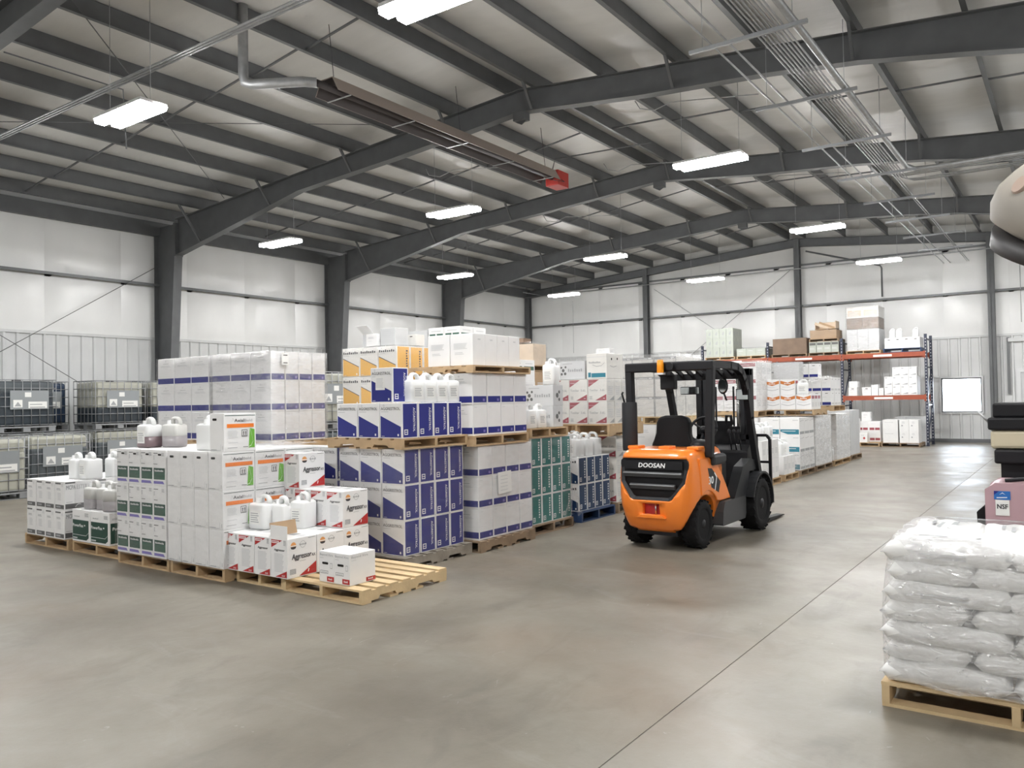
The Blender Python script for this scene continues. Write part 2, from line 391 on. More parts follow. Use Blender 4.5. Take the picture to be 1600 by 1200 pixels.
def rib_profile(n, step, depth):
    """plan profile (u, d) of ribbed sheet: flat pans with narrow raised ribs"""
    pts = [(0, 0)]
    for i in range(n):
        u = (i+.5)*step
        pts += [(u-.045, 0), (u-.025, depth), (u+.025, depth), (u+.045, 0)]
    pts.append((n*step, 0)); return pts
def liner_mesh(h, n=3, step=.305):
    b = MB(); pr_ = rib_profile(n, step, -.035)
    vs = [(u, d, z) for z in (0, h) for u, d in pr_]; k = len(pr_)
    b.add(vs, [(i, i+1, k+i+1, k+i) for i in range(k-1)], 'liner'); return b.mesh('wall_panel')
LH = 3.5
lm = liner_mesh(LH); lm_low = liner_mesh(.98); lm_high = liner_mesh(LH-2.2)
def wall(name, axis, pos, inward, a0, a1, blank_to, label):
    """pos: plane coordinate; inward: +1/-1 towards the room; a0..a1 along the wall"""
    w = struct(empty(name), label)
    def P(a, d, z): return (a, pos+inward*d, z) if axis == 'x' else (pos+inward*d, a, z)
    b = MB()
    poly_z = blank_to
    if axis == 'x':
        if name == 'wall_back':
            for x0, x1, z0, z1 in ((-XW, 4.6, 0, 6.2), (4.6, 5.83, 0, .99), (4.6, 5.83, 2.18, 6.2), (5.83, XW, 0, 6.2)): b.box(x0, x1, min(pos, pos-inward*.12), max(pos, pos-inward*.12), z0, z1, 'white_paint')
        else: b.box(-XW, XW, min(pos, pos-inward*.12), max(pos, pos-inward*.12), 0, 6.2, 'white_paint')
        b.prism([(-XW, 6.2), (XW, 6.2), (XW, zt(XW)+.47), (0, zt(0)+.47), (-XW, zt(-XW)+.47)], 1, min(pos, pos-inward*.12), max(pos, pos-inward*.12), 'white_paint')
    else:
        b.box(min(pos, pos-inward*.12), max(pos, pos-inward*.12), YF-.1, YB+.1, 0, zt(pos)+.47, 'white_paint')
    b.build('wall_sheet', w)
    # ribbed liner sheets
    n = int(round((a1-a0)/.915)); st = (a1-a0)/n
    for i in range(n):
        a = a0+i*st
        def put(me, z):
            o = link('wall_panel', me, w)
            if axis == 'x':
                o.location = P(a if inward < 0 else a+st, .04, z); o.rotation_euler = (0, 0, 0 if inward < 0 else PI)
            else:
                o.location = P(a+st if inward > 0 else a, .04, z); o.rotation_euler = (0, 0, -PI/2 if inward < 0 else PI/2)
                if inward > 0: o.location = P(a, .04, z)
            o.scale = (st/.915, 1, 1)
        if name == 'wall_back' and a < 5.9 and a+st > 4.56: put(lm_low, 0); put(lm_high, 2.2)
        else: put(lm, 0)
    # vinyl blankets between girts
    zs = [LH+.06, 5.03, 6.52]
    for zi, (z0, z1) in enumerate(zip(zs[:-1], zs[1:])):
        m_ = int(round((a1-a0)/1.9)); s2 = (a1-a0)/m_
        for i in range(m_):
            a = a0+i*s2; top = z1
            if axis == 'y': top = min(z1, zt(pos)-.02)
            b = MB(); p0 = P(a, .05, z0); p1 = P(a+s2, .05, z0)
            vs, fs = blanket(p0, Vector(p1)-Vector(p0), (0, 0, top-z0), Vector(P(0, 1, 0))-Vector(P(0, 0, 0)), .05, 8, 7)
            b.add(vs, fs, 'vinyl_wall', True); b.build('insulation_blanket', w)
    if axis == 'x':
        for s in (-1, 1):
            for x0, x1 in ((0, 6.18), (6.18, XW)):
                b = MB(); xs = (s*x0, s*x1)
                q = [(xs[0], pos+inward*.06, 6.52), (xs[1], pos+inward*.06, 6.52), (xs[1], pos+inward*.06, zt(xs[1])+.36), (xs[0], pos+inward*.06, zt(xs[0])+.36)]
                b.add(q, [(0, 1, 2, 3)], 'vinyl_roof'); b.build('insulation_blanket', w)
    # girts
    def girt(z, h=.2, d=.2, mt='steel_light'):
        b = MB()
        g = [(a0, a1)]
        for ga, gb in g:
            c0, c1 = P(ga, .04, z), P(gb, .04+d, z)
            b.box(min(c0[0], c1[0]), max(c0[0], c1[0]), min(c0[1], c1[1]), max(c0[1], c1[1]), z-.008, z, mt)
            c0, c1 = P(ga, .04+d, z), P(gb, .05+d, z)
            b.box(min(c0[0], c1[0]), max(c0[0], c1[0]), min(c0[1], c1[1]), max(c0[1], c1[1]), z-.07, z, mt)
            c0, c1 = P(ga, .04, z), P(gb, .05, z)
            b.box(min(c0[0], c1[0]), max(c0[0], c1[0]), min(c0[1], c1[1]), max(c0[1], c1[1]), z-.1, z, mt)
        b.build('girt', w)
    girt(5.03)
    if axis == 'x': girt(6.55)
    b = MB(); c0, c1 = P(a0, 0, LH), P(a1, .09, LH)
    b.box(min(c0[0], c1[0]), max(c0[0], c1[0]), min(c0[1], c1[1]), max(c0[1], c1[1]), LH, LH+.07, 'liner'); b.build('cap_trim', w)
    return w
wl = wall('wall_left', 'y', -XW, 1, YF, YB, 6.5, 'left long wall, ribbed liner below padded white vinyl')
wr = wall('wall_right', 'y', XW, -1, YF, YB, 6.3, 'long wall with ribbed liner and vinyl insulation')
wb = wall('wall_back', 'x', YB, -1, -XW, XW, 7.4, 'far end wall with padded vinyl above ribbed liner')
wf = wall('wall_front', 'x', YF, 1, -XW, XW, 7.4, 'end wall with padded vinyl above ribbed liner')
for i, x in enumerate((-12.1, -6.18, 0, 6.18, 12.1)):
    b = MB(); zz = zt(x)-.02
    b.box(x-.1, x+.1, YB-.42, YB-.405, 0, zz, 'steel'); b.box(x-.1, x+.1, YB-.2, YB-.185, 0, zz, 'steel'); b.box(x-.006, x+.006, YB-.42, YB-.19, 0, zz, 'steel')
    b.build('end_wall_column', wb)
for s in (-1, 1):
    b = MB()
    b.prism([(0, zt(0)-.3), (s*12.2, zt(s*12.2)-.3), (s*12.2, zt(s*12.2)-.01), (0, zt(0)-.01)], 1, YB-.32, YB-.31, 'steel')
    for dz in (-.3, -.02): b.prism([(0, zt(0)+dz), (s*12.2, zt(s*12.2)+dz), (s*12.2, zt(s*12.2)+dz+.014), (0, zt(0)+dz+.014)], 1, YB-.42, YB-.21, 'steel')
    b.build('end_rafter', wb)
for (ya, za), (yb, zb) in (((5.2, 1.0), (12.3, 5.5)), ((5.2, 5.3), (12.3, 1.0))):
    b = MB(); b.tube([(-11.95, ya, za), (-11.95, yb, zb)], .009, 'steel', 6); b.build('brace_rod', wl)
for xa, za, xb, zb in ((-5.9, 6.2, -.3, 2.2), (-.3, 6.4, -5.9, 2.2)):
    b = MB(); b.tube([(xa, YB-.13, za), (xb, YB-.13, zb)], .009, 'ink_grey', 6); b.build('brace_rod', wb)
for xa, xb in ((-9, -2.5), (-2.5, -9)):
    for ya, yb in ((5.2, 12.3),):
        b = MB(); b.tube([(xa, ya, zt(xa)+.03), (xb, yb, zt(xb)+.03)], .008, 'steel', 6); b.build('brace_rod', ceil)

# window and door in the far wall
w1 = struct(empty('window_1', (5.215, YB, 1.585)), 'small bright window low in the far wall')
b = MB()
for x0, x1, z0, z1 in ((-.645, -.6, -.625, .625), (.6, .645, -.625, .625), (-.6, .6, .58, .625), (-.6, .6, -.625, -.58)): b.box(x0, x1, -.09, .02, z0, z1, 'white_paint')
b.build('window_frame', w1)
b = MB()
for x0, x1, z0, z1 in ((-.6, -.56, -.58, .58), (.56, .6, -.58, .58), (-.56, .56, .54, .58), (-.56, .56, -.58, -.54)): b.box(x0, x1, -.02, .04, z0, z1, 'steel_light')
b.build('sash', w1)
b = MB(); b.box(-.56, .56, .008, .012, -.54, .54, 'glass'); b.build('pane', w1)
g = MB(); g.box(-40, 50, YB+.5, YB+80, -.3, -.2, 'gravel'); struct(g.build('ground_outside'), 'pale gravel yard outside the window')
d1 = struct(empty('door_1', (8.3, YB-.1, 0)), 'wide white door opening with trim in the far wall')
b = MB(); b.box(-1.5, -1.38, -.06, .06, 0, 2.3, 'white_paint'); b.box(1.38, 1.5, -.06, .06, 0, 2.3, 'white_paint'); b.box(-1.5, 1.5, -.06, .06, 2.3, 2.42, 'white_paint'); b.build('door_frame', d1)
b = MB(); b.box(-1.38, 1.38, -.02, .02, .01, 2.3, 'carton_grey'); b.build('door_panel', d1)
t1 = MB(); t1.box(6.56, 6.64, YB-.12, YB-.02, 1.6, 3.45, 'steel_light'); t1.box(6.60, 12, YB-.16, YB-.02, 3.3, 3.42, 'liner'); struct(t1.build('trim_1'), 'grey door track and header on the far wall')
t2 = MB(); t2.box(-12, 6.5, YB-.1, YB-.02, .0, .12, 'steel_light'); struct(t2.build('baseboard_back'))

# ------------------------------------------------------------------ ceiling lights, heater, pipes
ORD = ['first', 'second', 'third', 'fourth', 'fifth', 'sixth', 'seventh', 'eighth']
def make_light():
    r = empty('ceiling_light')
    b = MB(); b.box(-.58, .58, -.19, .19, .03, .07, 'housing'); b.box(-.58, .58, -.012, .012, 0, .03, 'housing'); b.build('housing', r)
    for s in (-1, 1):
        o = s*.03
        b = MB(); c_ = s*.1; b.prism([(c_-.065, -.028), (c_+.065, -.028), (c_+.085, .03), (c_-.085, .03)], 0, -.56+o, .56+o, 'diffuser'); b.build('diffuser', r)
    for sx in (-1, 1):
        b = MB(); b.tube([(sx*.5, 0, .07), (sx*.5, 0, 1.55)], .004, 'galv', 5); b.build('wire', r)
    return r
LPOS = [(-7.4, 12.75, 'over the wrapped stacks by the long wall'), (-7.5, 19.6, 'before the third column of the long wall'), (-7.3, 25.8, 'near the far corner by the long wall'),
        (-1.9, 5.85, 'nearest, over the carton rows'), (-2.1, 12.95, 'below the red burner box'), (-2.25, 19.8, 'third along the ridge row'), (-1.7, 25.75, 'in front of the far wall, above the rack end'),
        (3.4, 5.97, 'cut by the top edge of the picture'), (3.5, 12.9, 'over the forklift beside the second ridge'), (3.5, 19.65, 'under the third ridge joint'), (3.7, 25.7, 'above the orange rack'),
        (9, 5.9, 'outside the view over the bag pallet'), (9, 12.9, 'outside the view beside the second frame'), (9, 19.7, 'outside the view beside the third frame'), (9, 25.8, 'outside the view near the door'),
        (-7.4, 5.9, 'outside the view over the liquid totes'), (-2, -1, 'outside the view, far end of the rear row'), (3.5, -1, 'outside the view, middle of the rear row'), (9, -1, 'outside the view, over the camera side')]
lt = make_light()
for i, (x, y, w) in enumerate(LPOS):
    o = lt if i == 0 else copy_tree(lt)
    o.location = (x, y, 5.6); tag(o, 'twin white ceiling light '+w, 'light', 'twin strip lights hung from the roof')
    k = (zt(x)+.1-5.67)
    for c in o.children:
        if c.name.startswith('wire'): c.scale = (1, 1, k/1.48); c.location = (0, 0, .07-.07*k/1.48)

h = empty('tube_heater', (-.8, 8.2, 6.5)); tag(h, 'long tan tube heater with red burner box under the roof', 'heater')
b = MB(); b.box(-.16, .16, 6.55, 7.0, -.17, .16, 'heater_red'); b.build('burner_box', h, bevel=.01)
b = MB(); pr_ = [(-.26, -.10), (-.13, .13), (.13, .13), (.26, -.10), (.25, -.10), (.125, .12), (-.125, .12), (-.25, -.10)]
b.prism(pr_, 1, .15, 6.5, 'heater_tan'); b.prism([(-.247, -.102), (-.124, .117), (.124, .117), (.247, -.102), (.24, -.102), (.118, .11), (-.118, .11), (-.24, -.102)], 1, .155, 6.495, 'heater_dark'); b.build('reflector', h)  # dark inner layer paints the shade under the tan reflector
b = MB(); b.tube([(0, -.05, .0), (0, 6.6, .0)], .055, 'heater_dark', 12); b.build('radiant_tube', h)
for k in range(5):
    b = MB(); y = .4+k*1.45; b.bar((-.26, y, -.11), (.26, y, -.11), .025, .01, 'galv'); b.build('cross_strap', h)
for y in (.3, 3.4, 6.3):
    b = MB(); b.tube([(0, y, .13), (-.1, y, zt(-.8)-6.5+.1)], .006, 'ink', 5); b.build('hanger_wire', h)
b = MB(); b.tube([(0, -.05, 0), (-.12, -.2, .0), (-.8, -.62, -.01), (-.87, -.68, .02), (-.88, -.70, .12), (-.88, -.70, 1.2)], .075, 'galv', 14); b.build('flue_pipe', h)
b = MB(); b.tube([(.13, 6.72, -.02), (.35, 6.5, -.16), (.2, 6.3, -.14), (.05, 6.5, -.02)], .008, 'ink', 6); b.tube([(.05, 6.5, .14), (.25, 6.3, .3), (2.2, 6.9, .42)], .014, 'steel', 6); b.build('gas_line', h)

hy = [9.48, 12.0, 14.5, 17.0, 19.42, 21.9, 24.4, 26.9]
for i, y in enumerate(hy+[7.0]):
    t = empty('pipe_hanger', (5.3, y, 6.0)); tag(t, 'grey strut trapeze hanger carrying conduits, '+(ORD+['nearest'])[i]+' from the near end' if i < 8 else 'grey strut trapeze hanger above the picture edge', 'pipe hanger', 'trapeze hangers under the roof')
    b = MB(); b.box(-.72, .72, -.021, .021, -.045, 0, 'galv_dull'); b.build('strut', t)
    for x in (-.55, .55):
        b = MB(); b.tube([(x, 0, 0), (x, 0, zt(5.3+x)-5.95)], .005, 'galv', 5); b.build('threaded_rod', t)
pn = 0
def pipe(pts, r, label, mt='galv'):
    b = MB(); b.tube(pts, r, mt, 8); return tag(b.build('conduit'), label, 'pipe', None)
pipe([(4.86, 1, 6.016), (4.86, 30.3, 6.016)], .013, 'thin conduit, outermost of the pair beside the ridge')
pipe([(5.05, 1, 6.016), (5.05, 30.3, 6.016)], .013, 'thin conduit, inner of the pair beside the ridge')
for k in range(8):
    x = 5.40+k*.048
    lab = 'thin grey conduit in the roof bundle, '+ORD[k]+' from the ridge side'
    if k in (3, 4): pipe([(x, 1, 6.016), (x, 30.3, 6.016)], .011, lab)
    else:
        yb = 17.1+k*.11
        pipe([(x, 1, 6.016), (x, yb, 6.016), (x+.08, yb+.22, 6.016), (x+.3, yb+.3, 6.016), (12.2, yb+.3, 6.016)], .011, lab)
pipe([(5.84, 1, 6.055), (5.84, 17.0, 6.055), (5.95, 17.3, 6.05), (6.3, 17.4, 6.05), (12.2, 17.4, 6.05)], .048, 'thick pale pipe at the edge of the roof bundle')
for k, dz in enumerate((0, .03, .06)):
    pipe([(-12.1, 6.0+k*.09, 6.25+dz), (6.5, 6.0+k*.09, 6.25+dz)], .015, 'grey conduit across the roof near the first light, '+('lowest', 'middle', 'topmost')[k]+' of three')
pipe([(-3.6, 5.0, 6.62), (-3.6, 6.7, 6.62), (-3.6, 6.75, 5.7)], .012, 'bent conduit dropping to the nearest light', 'steel')
pipe([(-12.1, 30.25, 6.34), (10.5, 30.25, 6.34)], .02, 'long pale pipe along the far wall above its girt')
pipe([(-11.2, 28.8, 6.36), (-11.2, 30.3, 6.36)], .015, 'short conduit in the far corner below the roof')
pipe([(.4, 30.2, 6.95), (2.9, 30.2, 6.15), (2.95, 30.2, 6.05), (2.95, 30.2, 5.05)], .03, 'dark pipe sloping then dropping down the far wall', 'steel')
pipe([(-9.6, 30.3, 6.0), (-9.6, 30.3, 3.7)], .008, 'thin cord dropping down the far wall near the corner', 'ink_grey')
pipe([(7.0, 30.4, 5.9), (7.0, 30.4, 3.9)], .01, 'thin conduit on the far wall above the door', 'ink_grey')
for (x, y, k) in ((-4.2, 14.5, 0), (-1.0, 17.5, 1), (1.6, 14.0, 2), (1.7, 20.5, 3), (-4.6, 20.3, 4)):
    b = MB(); z = zt(x)
    b.tube([(x, y, z+.05), (x+.1, y, z-.12), (x+.35, y+.1, z-.18), (x+.6, y+.3, z-.02), (x+2.2, y+.6, z-.15)], .01, 'galv', 6)
    tag(b.build('conduit'), 'looped wiring conduit under the purlins, '+('over the tan stack', 'behind the burner box', 'before the second ridge joint', 'before the third ridge joint', 'over the tall white stacks')[k], 'pipe')

# ------------------------------------------------------------------ pallets
PC = {}
def pallet(x0, x1, y0, y1, z0, mt, label, axis='y', h=.125, fine=True):
    """stringer pallet; axis = direction the stringers run"""
    w, d = x1-x0, y1-y0
    if axis == 'x': w, d = d, w
    key = (round(w, 2), round(d, 2), mt, round(h, 3))
    if key not in PC:
        def m(n, f): b = MB(); f(b); return b.mesh(n)
        nb = 7; bw = .105; hs = h-.034
        PC[key] = dict(
            deck=m('deck_board', lambda b: b.box(-w/2, w/2, -bw/2, bw/2, 0, .017, mt)),
            string=m('stringer', lambda b: b.prism([(-d/2, 0), (-d*.33, 0), (-d*.31, .028), (-d*.14, .028), (-d*.12, 0), (d*.12, 0), (d*.14, .028), (d*.31, .028), (d*.33, 0), (d/2, 0), (d/2, hs), (-d/2, hs)], 0, -.019, .019, mt)),
            bot=m('bottom_board', lambda b: b.box(-w/2, w/2, -.05, .05, 0, .017, mt)))
    p = PC[key]
    r = empty('pallet', ((x0+x1)/2, (y0+y1)/2, z0), PI/2 if axis == 'x' else 0)
    tag(r, label, 'pallet', None)
    rs = random.Random(len(label)+int(x0*31))
    for i in range(7):
        o = link('deck_board', p['deck'], r, (rs.uniform(-.004, .004), -d/2+.055+(d-.11)*i/6, h-.017)); o.rotation_euler = (0, 0, rs.uniform(-.006, .006))
    for x in (-w/2+.019, 0, w/2-.019): link('stringer', p['string'], r, (x, 0, .017))
    for i in (0, 2, 3, 4, 6) if fine else (0, 3, 6): link('bottom_board', p['bot'], r, (0, -d/2+.055+(d-.11)*i/6, 0))
    return r

# ------------------------------------------------------------------ cartons
def face_fn(kind, w, d, h, e=.0016):
    if kind == 'front': return w, h, lambda u, v: (u-w/2, -d/2-e, v)
    if kind == 'side': return d, h, lambda u, v: (w/2+e, u-d/2, v)
    return w, d, lambda u, v: (u-w/2, v-d/2, h+e)
def prints(mb, kind, w, d, h, items):
    fw, fh, fn0 = face_fn(kind, w, d, h)
    for n, it in enumerate(items):
        e = n*.0001
        fn = face_fn(kind, w, d, h, .0014+.00025*n)[2]
        t = it[0]
        if t == 'r': _, x0, z0, x1, z1, mt = it; mb.add([fn(x0*fw, z0*fh), fn(x1*fw, z0*fh), fn(x1*fw, z1*fh), fn(x0*fw, z1*fh)], [(0, 1, 2, 3)], mt)
        elif t == 'p': _, pts, mt = it; mb.add([fn(a*fw, b*fh) for a, b in pts], [tuple(range(len(pts)))], mt)
        elif t == 't':
            _, s, x, z, tw, th, mt = it[:7]; rot = it[7] if len(it) > 7 else 0; sh = it[8] if len(it) > 8 else 0; bo = it[9] if len(it) > 9 else .012
            if s[0] == '~':   # print too small to read in the photograph: a run of short strokes
                n_ = int(s[1:])
                for q in range(n_):
                    a0, a1 = q/n_, (q+.62)/n_; hh = .75+.25*((q*5) % 3 == 0)
                    if rot == 0: r_ = [(x+tw*a0, z), (x+tw*a1, z), (x+tw*a1, z+th*hh), (x+tw*a0, z+th*hh)]
                    else: r_ = [(x, z-tw*a1), (x+th*hh, z-tw*a1), (x+th*hh, z-tw*a0), (x, z-tw*a0)]
                    mb.add([fn(a*fw, b_*fh) for a, b_ in r_], [(0, 1, 2, 3)], mt)
            elif rot == 0: place_text(mb, s, mt, fn, x*fw, z*fh, tw*fw, th*fh, 0, bo, sh)
            else: place_text(mb, s, mt, fn, x*fw, z*fh, tw*fh, th*fw, rot, bo, sh)
        elif t == 'o':
            _, x, z, r, mt = it[:5]; k = it[5] if len(it) > 5 else 0; R = r*fh; n_ = 16
            a = [fn(x*fw+R*math.cos(2*PI*j/n_), z*fh+R*math.sin(2*PI*j/n_)) for j in range(n_)]
            if not k: mb.add(a, [tuple(range(n_))], mt)
            else:
                c = [fn(x*fw+R*k*math.cos(2*PI*j/n_), z*fh+R*k*math.sin(2*PI*j/n_)) for j in range(n_)]
                mb.add(a+c, [(j, (j+1) % n_, n_+(j+1) % n_, n_+j) for j in range(n_)], mt)
        elif t == 'lines':
            _, x0, z0, x1, z1, k, mt = it; st = (z1-z0)/k
            for j in range(k):
                xe = x1-(x1-x0)*.12*((j*7) % 4)/3
                mb.add([fn(x0*fw, (z0+st*j)*fh), fn(xe*fw, (z0+st*j)*fh), fn(xe*fw, (z0+st*(j+.45))*fh), fn(x0*fw, (z0+st*(j+.45))*fh)], [(0, 1, 2, 3)], mt)
        elif t == 'arc':
            _, pts, wd, mt = it; 
            for (xa, za), (xb, zb) in zip(pts[:-1], pts[1:]):
                mb.add([fn(xa*fw, za*fh), fn(xb*fw, zb*fh), fn(xb*fw, (zb+wd)*fh), fn(xa*fw, (za+wd)*fh)], [(0, 1, 2, 3)], mt)
UPARR = lambda x, z, s, mt: [('r', x, z, x+s, z+s*.06, mt), ('p', [(x+.15*s, z+.12*s), (x+.35*s, z+.12*s), (x+.35*s, z+.7*s), (x+.45*s, z+.7*s), (x+.25*s, z+.98*s), (x+.05*s, z+.7*s), (x+.15*s, z+.7*s)], mt), ('p', [(x+.65*s, z+.12*s), (x+.85*s, z+.12*s), (x+.85*s, z+.7*s), (x+.95*s, z+.7*s), (x+.75*s, z+.98*s), (x+.55*s, z+.7*s), (x+.65*s, z+.7*s)], mt)]
SEAM = [('r', .0, .492, 1, .508, 'ink_pale')]
HOLE_SHADE = lambda x, z, w=.22, h=.055: [('p', [(x-w/2, z-h*.2), (x-w/2+.03, z-h/2), (x+w/2-.03, z-h/2), (x+w/2, z-h*.2), (x+w/2, z+h*.2), (x+w/2-.03, z+h/2), (x-w/2+.03, z+h/2), (x-w/2, z+h*.2)], 'hole')]  # flat dark slot, painted shade of a hand hole
PROTO = []
def carton(w, d, h, front=(), side=(), top=(), base='carton', bevel=.004, kind='carton'):
    b = MB(); b.box(-w/2, w/2, -d/2, d/2, 0, h, base)
    # flap seam grooves across the top and down the back edge
    o = b.build(kind, bevel=bevel)
    p = MB(); prints(p, 'front', w, d, h, list(front)); prints(p, 'side', w, d, h, list(side)); prints(p, 'top', w, d, h, list(top) or SEAM)
    p.build('printing', o)
    PROTO.append(o); o['dims'] = (w, d, h)
    return o
FRESH = set()
def put(proto, x, y, z, label, group=None, rz=0., cat='box'):
    if proto.name not in FRESH: FRESH.add(proto.name); o = proto
    else: o = copy_tree(proto)
    o.location = (x, y, z); o.rotation_euler = (0, 0, rz)
    if 'dims' in o: del o['dims']
    return tag(o, label, cat, group)
TIER = {1: ('',), 2: ('lower tier, ', 'upper tier, '), 3: ('bottom tier, ', 'middle tier, ', 'top tier, '), 4: ('bottom tier, ', 'second tier, ', 'third tier, ', 'top tier, ')}
def stack(proto, dims, look, where, x1, y0, z0, nx, ny, nz, full_top=False, jit=.003, skip=(), only=None, top_proto=None):
    """cartons in a block; corner column at x1 (towards the aisle) and y0 (front); only the shell that can be seen"""
    w, d, h = dims; g = .006; rs = random.Random(int(x1*100+y0*10+z0*7))
    for k in range(nz):
        for i in range(nx):
            for j in range(ny):
                if not (i == 0 or j == 0 or (full_top and k == nz-1)): continue
                if (i, j, k) in skip or (only and (i, j, k) not in only): continue
                if i == 0 and j == 0: pos = 'corner box' if nx*ny > 1 else 'single box'
                elif j == 0: pos = ORD[i]+' along the front'
                elif i == 0: pos = ORD[j]+' along the side'
                else: pos = 'row '+ORD[j]+' back, '+ORD[i]+' in'
                if nx == 1 and ny == 1: pos = ''
                elif nx == 1 and j == 0: pos = 'front box'
                lab = (look+', '+TIER[nz][k]+pos).strip().rstrip(',')+', '+where
                put(top_proto if top_proto and k == nz-1 else proto, x1-w/2-i*(w+g)+rs.uniform(-jit, jit), y0+d/2+j*(d+g)+rs.uniform(-jit, jit), z0+k*(h+.001), lab, look+' '+where, rs.uniform(-.006, .006))

def film(x0, x1, y0, y1, z0, z1, label, mt='film', off=.012, top=True, amp=.008, seed=1):
    """stretch film pulled round a stack: crinkled side skin folded a little over the top"""
    rs = random.Random(seed); b = MB(); n = 10; m = 9
    per = []
    X0, X1, Y0, Y1 = x0-off, x1+off, y0-off, y1+off
    for i in range(n): per.append((X0+(X1-X0)*i/n, Y0, 0, -1))
    for i in range(n): per.append((X1, Y0+(Y1-Y0)*i/n, 1, 0))
    for i in range(n): per.append((X1-(X1-X0)*i/n, Y1, 0, 1))
    for i in range(n): per.append((X0, Y1-(Y1-Y0)*i/n, -1, 0))
    vs = []; fs = []; N = len(per)
    for k in range(m+1):
        z = z0+(z1+.006-z0)*k/m
        for i, (x, y, nx, ny) in enumerate(per):
            c = 0 if i % n == 0 else 1
            a = rs.uniform(0, amp)*c
            vs.append((x+nx*a, y+ny*a, z+(rs.uniform(-.03, .03) if k == 0 else 0)))
    if top:
        cx, cy = (x0+x1)/2, (y0+y1)/2
        for i, (x, y, nx, ny) in enumerate(per):
            t = rs.uniform(.12, .3); vs.append((x+(cx-x)*t, y+(cy-y)*t, z1+.012))
    for k in range(m+(1 if top else 0)):
        for i in range(N): fs.append((k*N+i, k*N+(i+1) % N, (k+1)*N+(i+1) % N, (k+1)*N+i))
    b.add(vs, fs, mt, True)
    return tag(b.build('stretch_wrap'), label, 'plastic wrap')

# ---- jugs
def make_jug(name, w, d, h, fluid=None, label=True, body='plastic_white'):
    """rectangular two-handled jug: body, shoulders, cap, bail handle"""
    b = MB(); hs = h*.72
    rings = [(1.0, 0.0), (1.0, hs*.06), (1.0, hs), (.95, hs+h*.035), (.74, hs+h*.075)]
    def ring(kx, z):
        a = w/2*kx; c = d/2*kx; r = min(a, c)*.28; pts = []
        for (sx, sy, a0) in ((1, 1, 0), (-1, 1, 90), (-1, -1, 180), (1, -1, 270)):
            for t in (0, 45, 90):
                an = math.radians(a0+t); pts.append((sx*(a-r)+r*math.cos(an), sy*(c-r)+r*math.sin(an), z))
        return pts
    rs_ = [(1, 0, body)]
    def loft(rr, mt):
        vs = []; fs = []
        for k, z in rr: vs += ring(k, z)
        n = 12
        for i in range(len(rr)-1):
            for j in range(n): fs.append((i*n+j, i*n+(j+1) % n, (i+1)*n+(j+1) % n, (i+1)*n+j))
        fs.append(tuple(range(n))[::-1]); fs.append(tuple((len(rr)-1)*n+j for j in range(n)))
        b.add(vs, fs, mt, True)
    if fluid:
        loft([(.94, 0), (1.0, .01), (1.0, hs*.52)], fluid); loft([(1.0, hs*.52)]+rings[2:], body)
    else: loft([(.94, 0), (1.0, .012)]+rings[2:], body)
    o = b.build(name)
    c = MB(); z0 = hs+h*.065
    c.lathe([(.036, -.01), (.034, .012), (.031, .014), (.031, .040), (.028, .044)], 'plastic_white', 14, Matrix.Translation((-w*.25, -d*.05, z0))); c.build('cap', o)
    hd = MB()
    hd.tube([(-w*.12, 0, z0-.012), (-w*.11, 0, h*.93), (-w*.06, 0, h*.985), (w*.04, 0, h), (w*.20, 0, h*.99), (w*.30, 0, h*.95), (w*.36, 0, h*.88), (w*.38, 0, z0-.015)], .019, body, 8)
    hd.v = [(x, y*1.5, z) for x, y, z in hd.v]; hd.build('handle', o)
    if label:
        l = MB(); l.add([(-w*.36, -d/2-.001, hs*.2), (w*.30, -d/2-.001, hs*.2), (w*.30, -d/2-.001, hs*.82), (-w*.36, -d/2-.001, hs*.82)], [(0, 1, 2, 3)], 'paper')
        for t in range(5):
            z = hs*(.3+.09*t); l.add([(-w*.3, -d/2-.0016, z), (w*(.2-.04*(t % 3)), -d/2-.0016, z), (w*(.2-.04*(t % 3)), -d/2-.0016, z+.008), (-w*.3, -d/2-.0016, z+.008)], [(0, 1, 2, 3)], 'ink_grey')
        l.build('label', o)
    return o
jug = make_jug('jug', .24, .20, .31)
jug_tall = make_jug('jug', .17, .21, .33)
jug_small = make_jug('jug', .15, .15, .30, label=False)
jug_plum = make_jug('jug', .21, .19, .31, 'liquid_plum')
jug_haze = make_jug('jug', .20, .19, .31, 'liquid_grey', label=False, body='plastic_haze')

# ---- carton kinds (fractions of the face)
def aggr(panel, w=.305, d=.230, h=.355, name='AGGRESTROL', ink='ink', stripe=False, side_panel=None, warm=False):
    f = [('p', [(.04, .03), (.95, .03), (.95, .33), (.04, .64)], panel), ('t', name, .06, .80, .86, .085, ink, 0, 0, .008), ('lines', .07, .745, .4, .765, 1, 'ink_grey'), ('o', .19, .93, .028, 'ink_grey', .75), ('r', .80, .07, .86, .13, 'white_ink'), ('r', .09, .055, .22, .07, 'ink_pale')]
    if stripe: f.insert(1, ('p', [(.04, .64), (.95, .33), (.95, .36), (.04, .67)], 'line_dark'))
    s = [('r', .06, .03, .94, .97, side_panel or panel), ('t', name, .70, .86, .68, .13, 'white_ink' if not stripe else 'ink', -90), ('r', .13, .10, .36, .25, 'white_ink'), ('r', .17, .125, .32, .165, panel), ('r', .17, .185, .32, .225, panel), ('o', .84, .73, .025, 'ink_pale', .7)]
    return carton(w, d, h, f, s, base='carton_warm' if warm else 'carton', kind={'blue': 'blue_carton', 'teal': 'teal_carton', 'navy': 'navy_carton'}.get(panel, 'yellow_carton'))
AG = (.305, .230, .355)
c_blue = aggr('blue'); c_yel = aggr('orange_carton', name='~8', stripe=True, warm=True)
c_teal = aggr('teal', name='~8'); c_navy = aggr('navy', name='~7', w=.305, d=.215, h=.365)
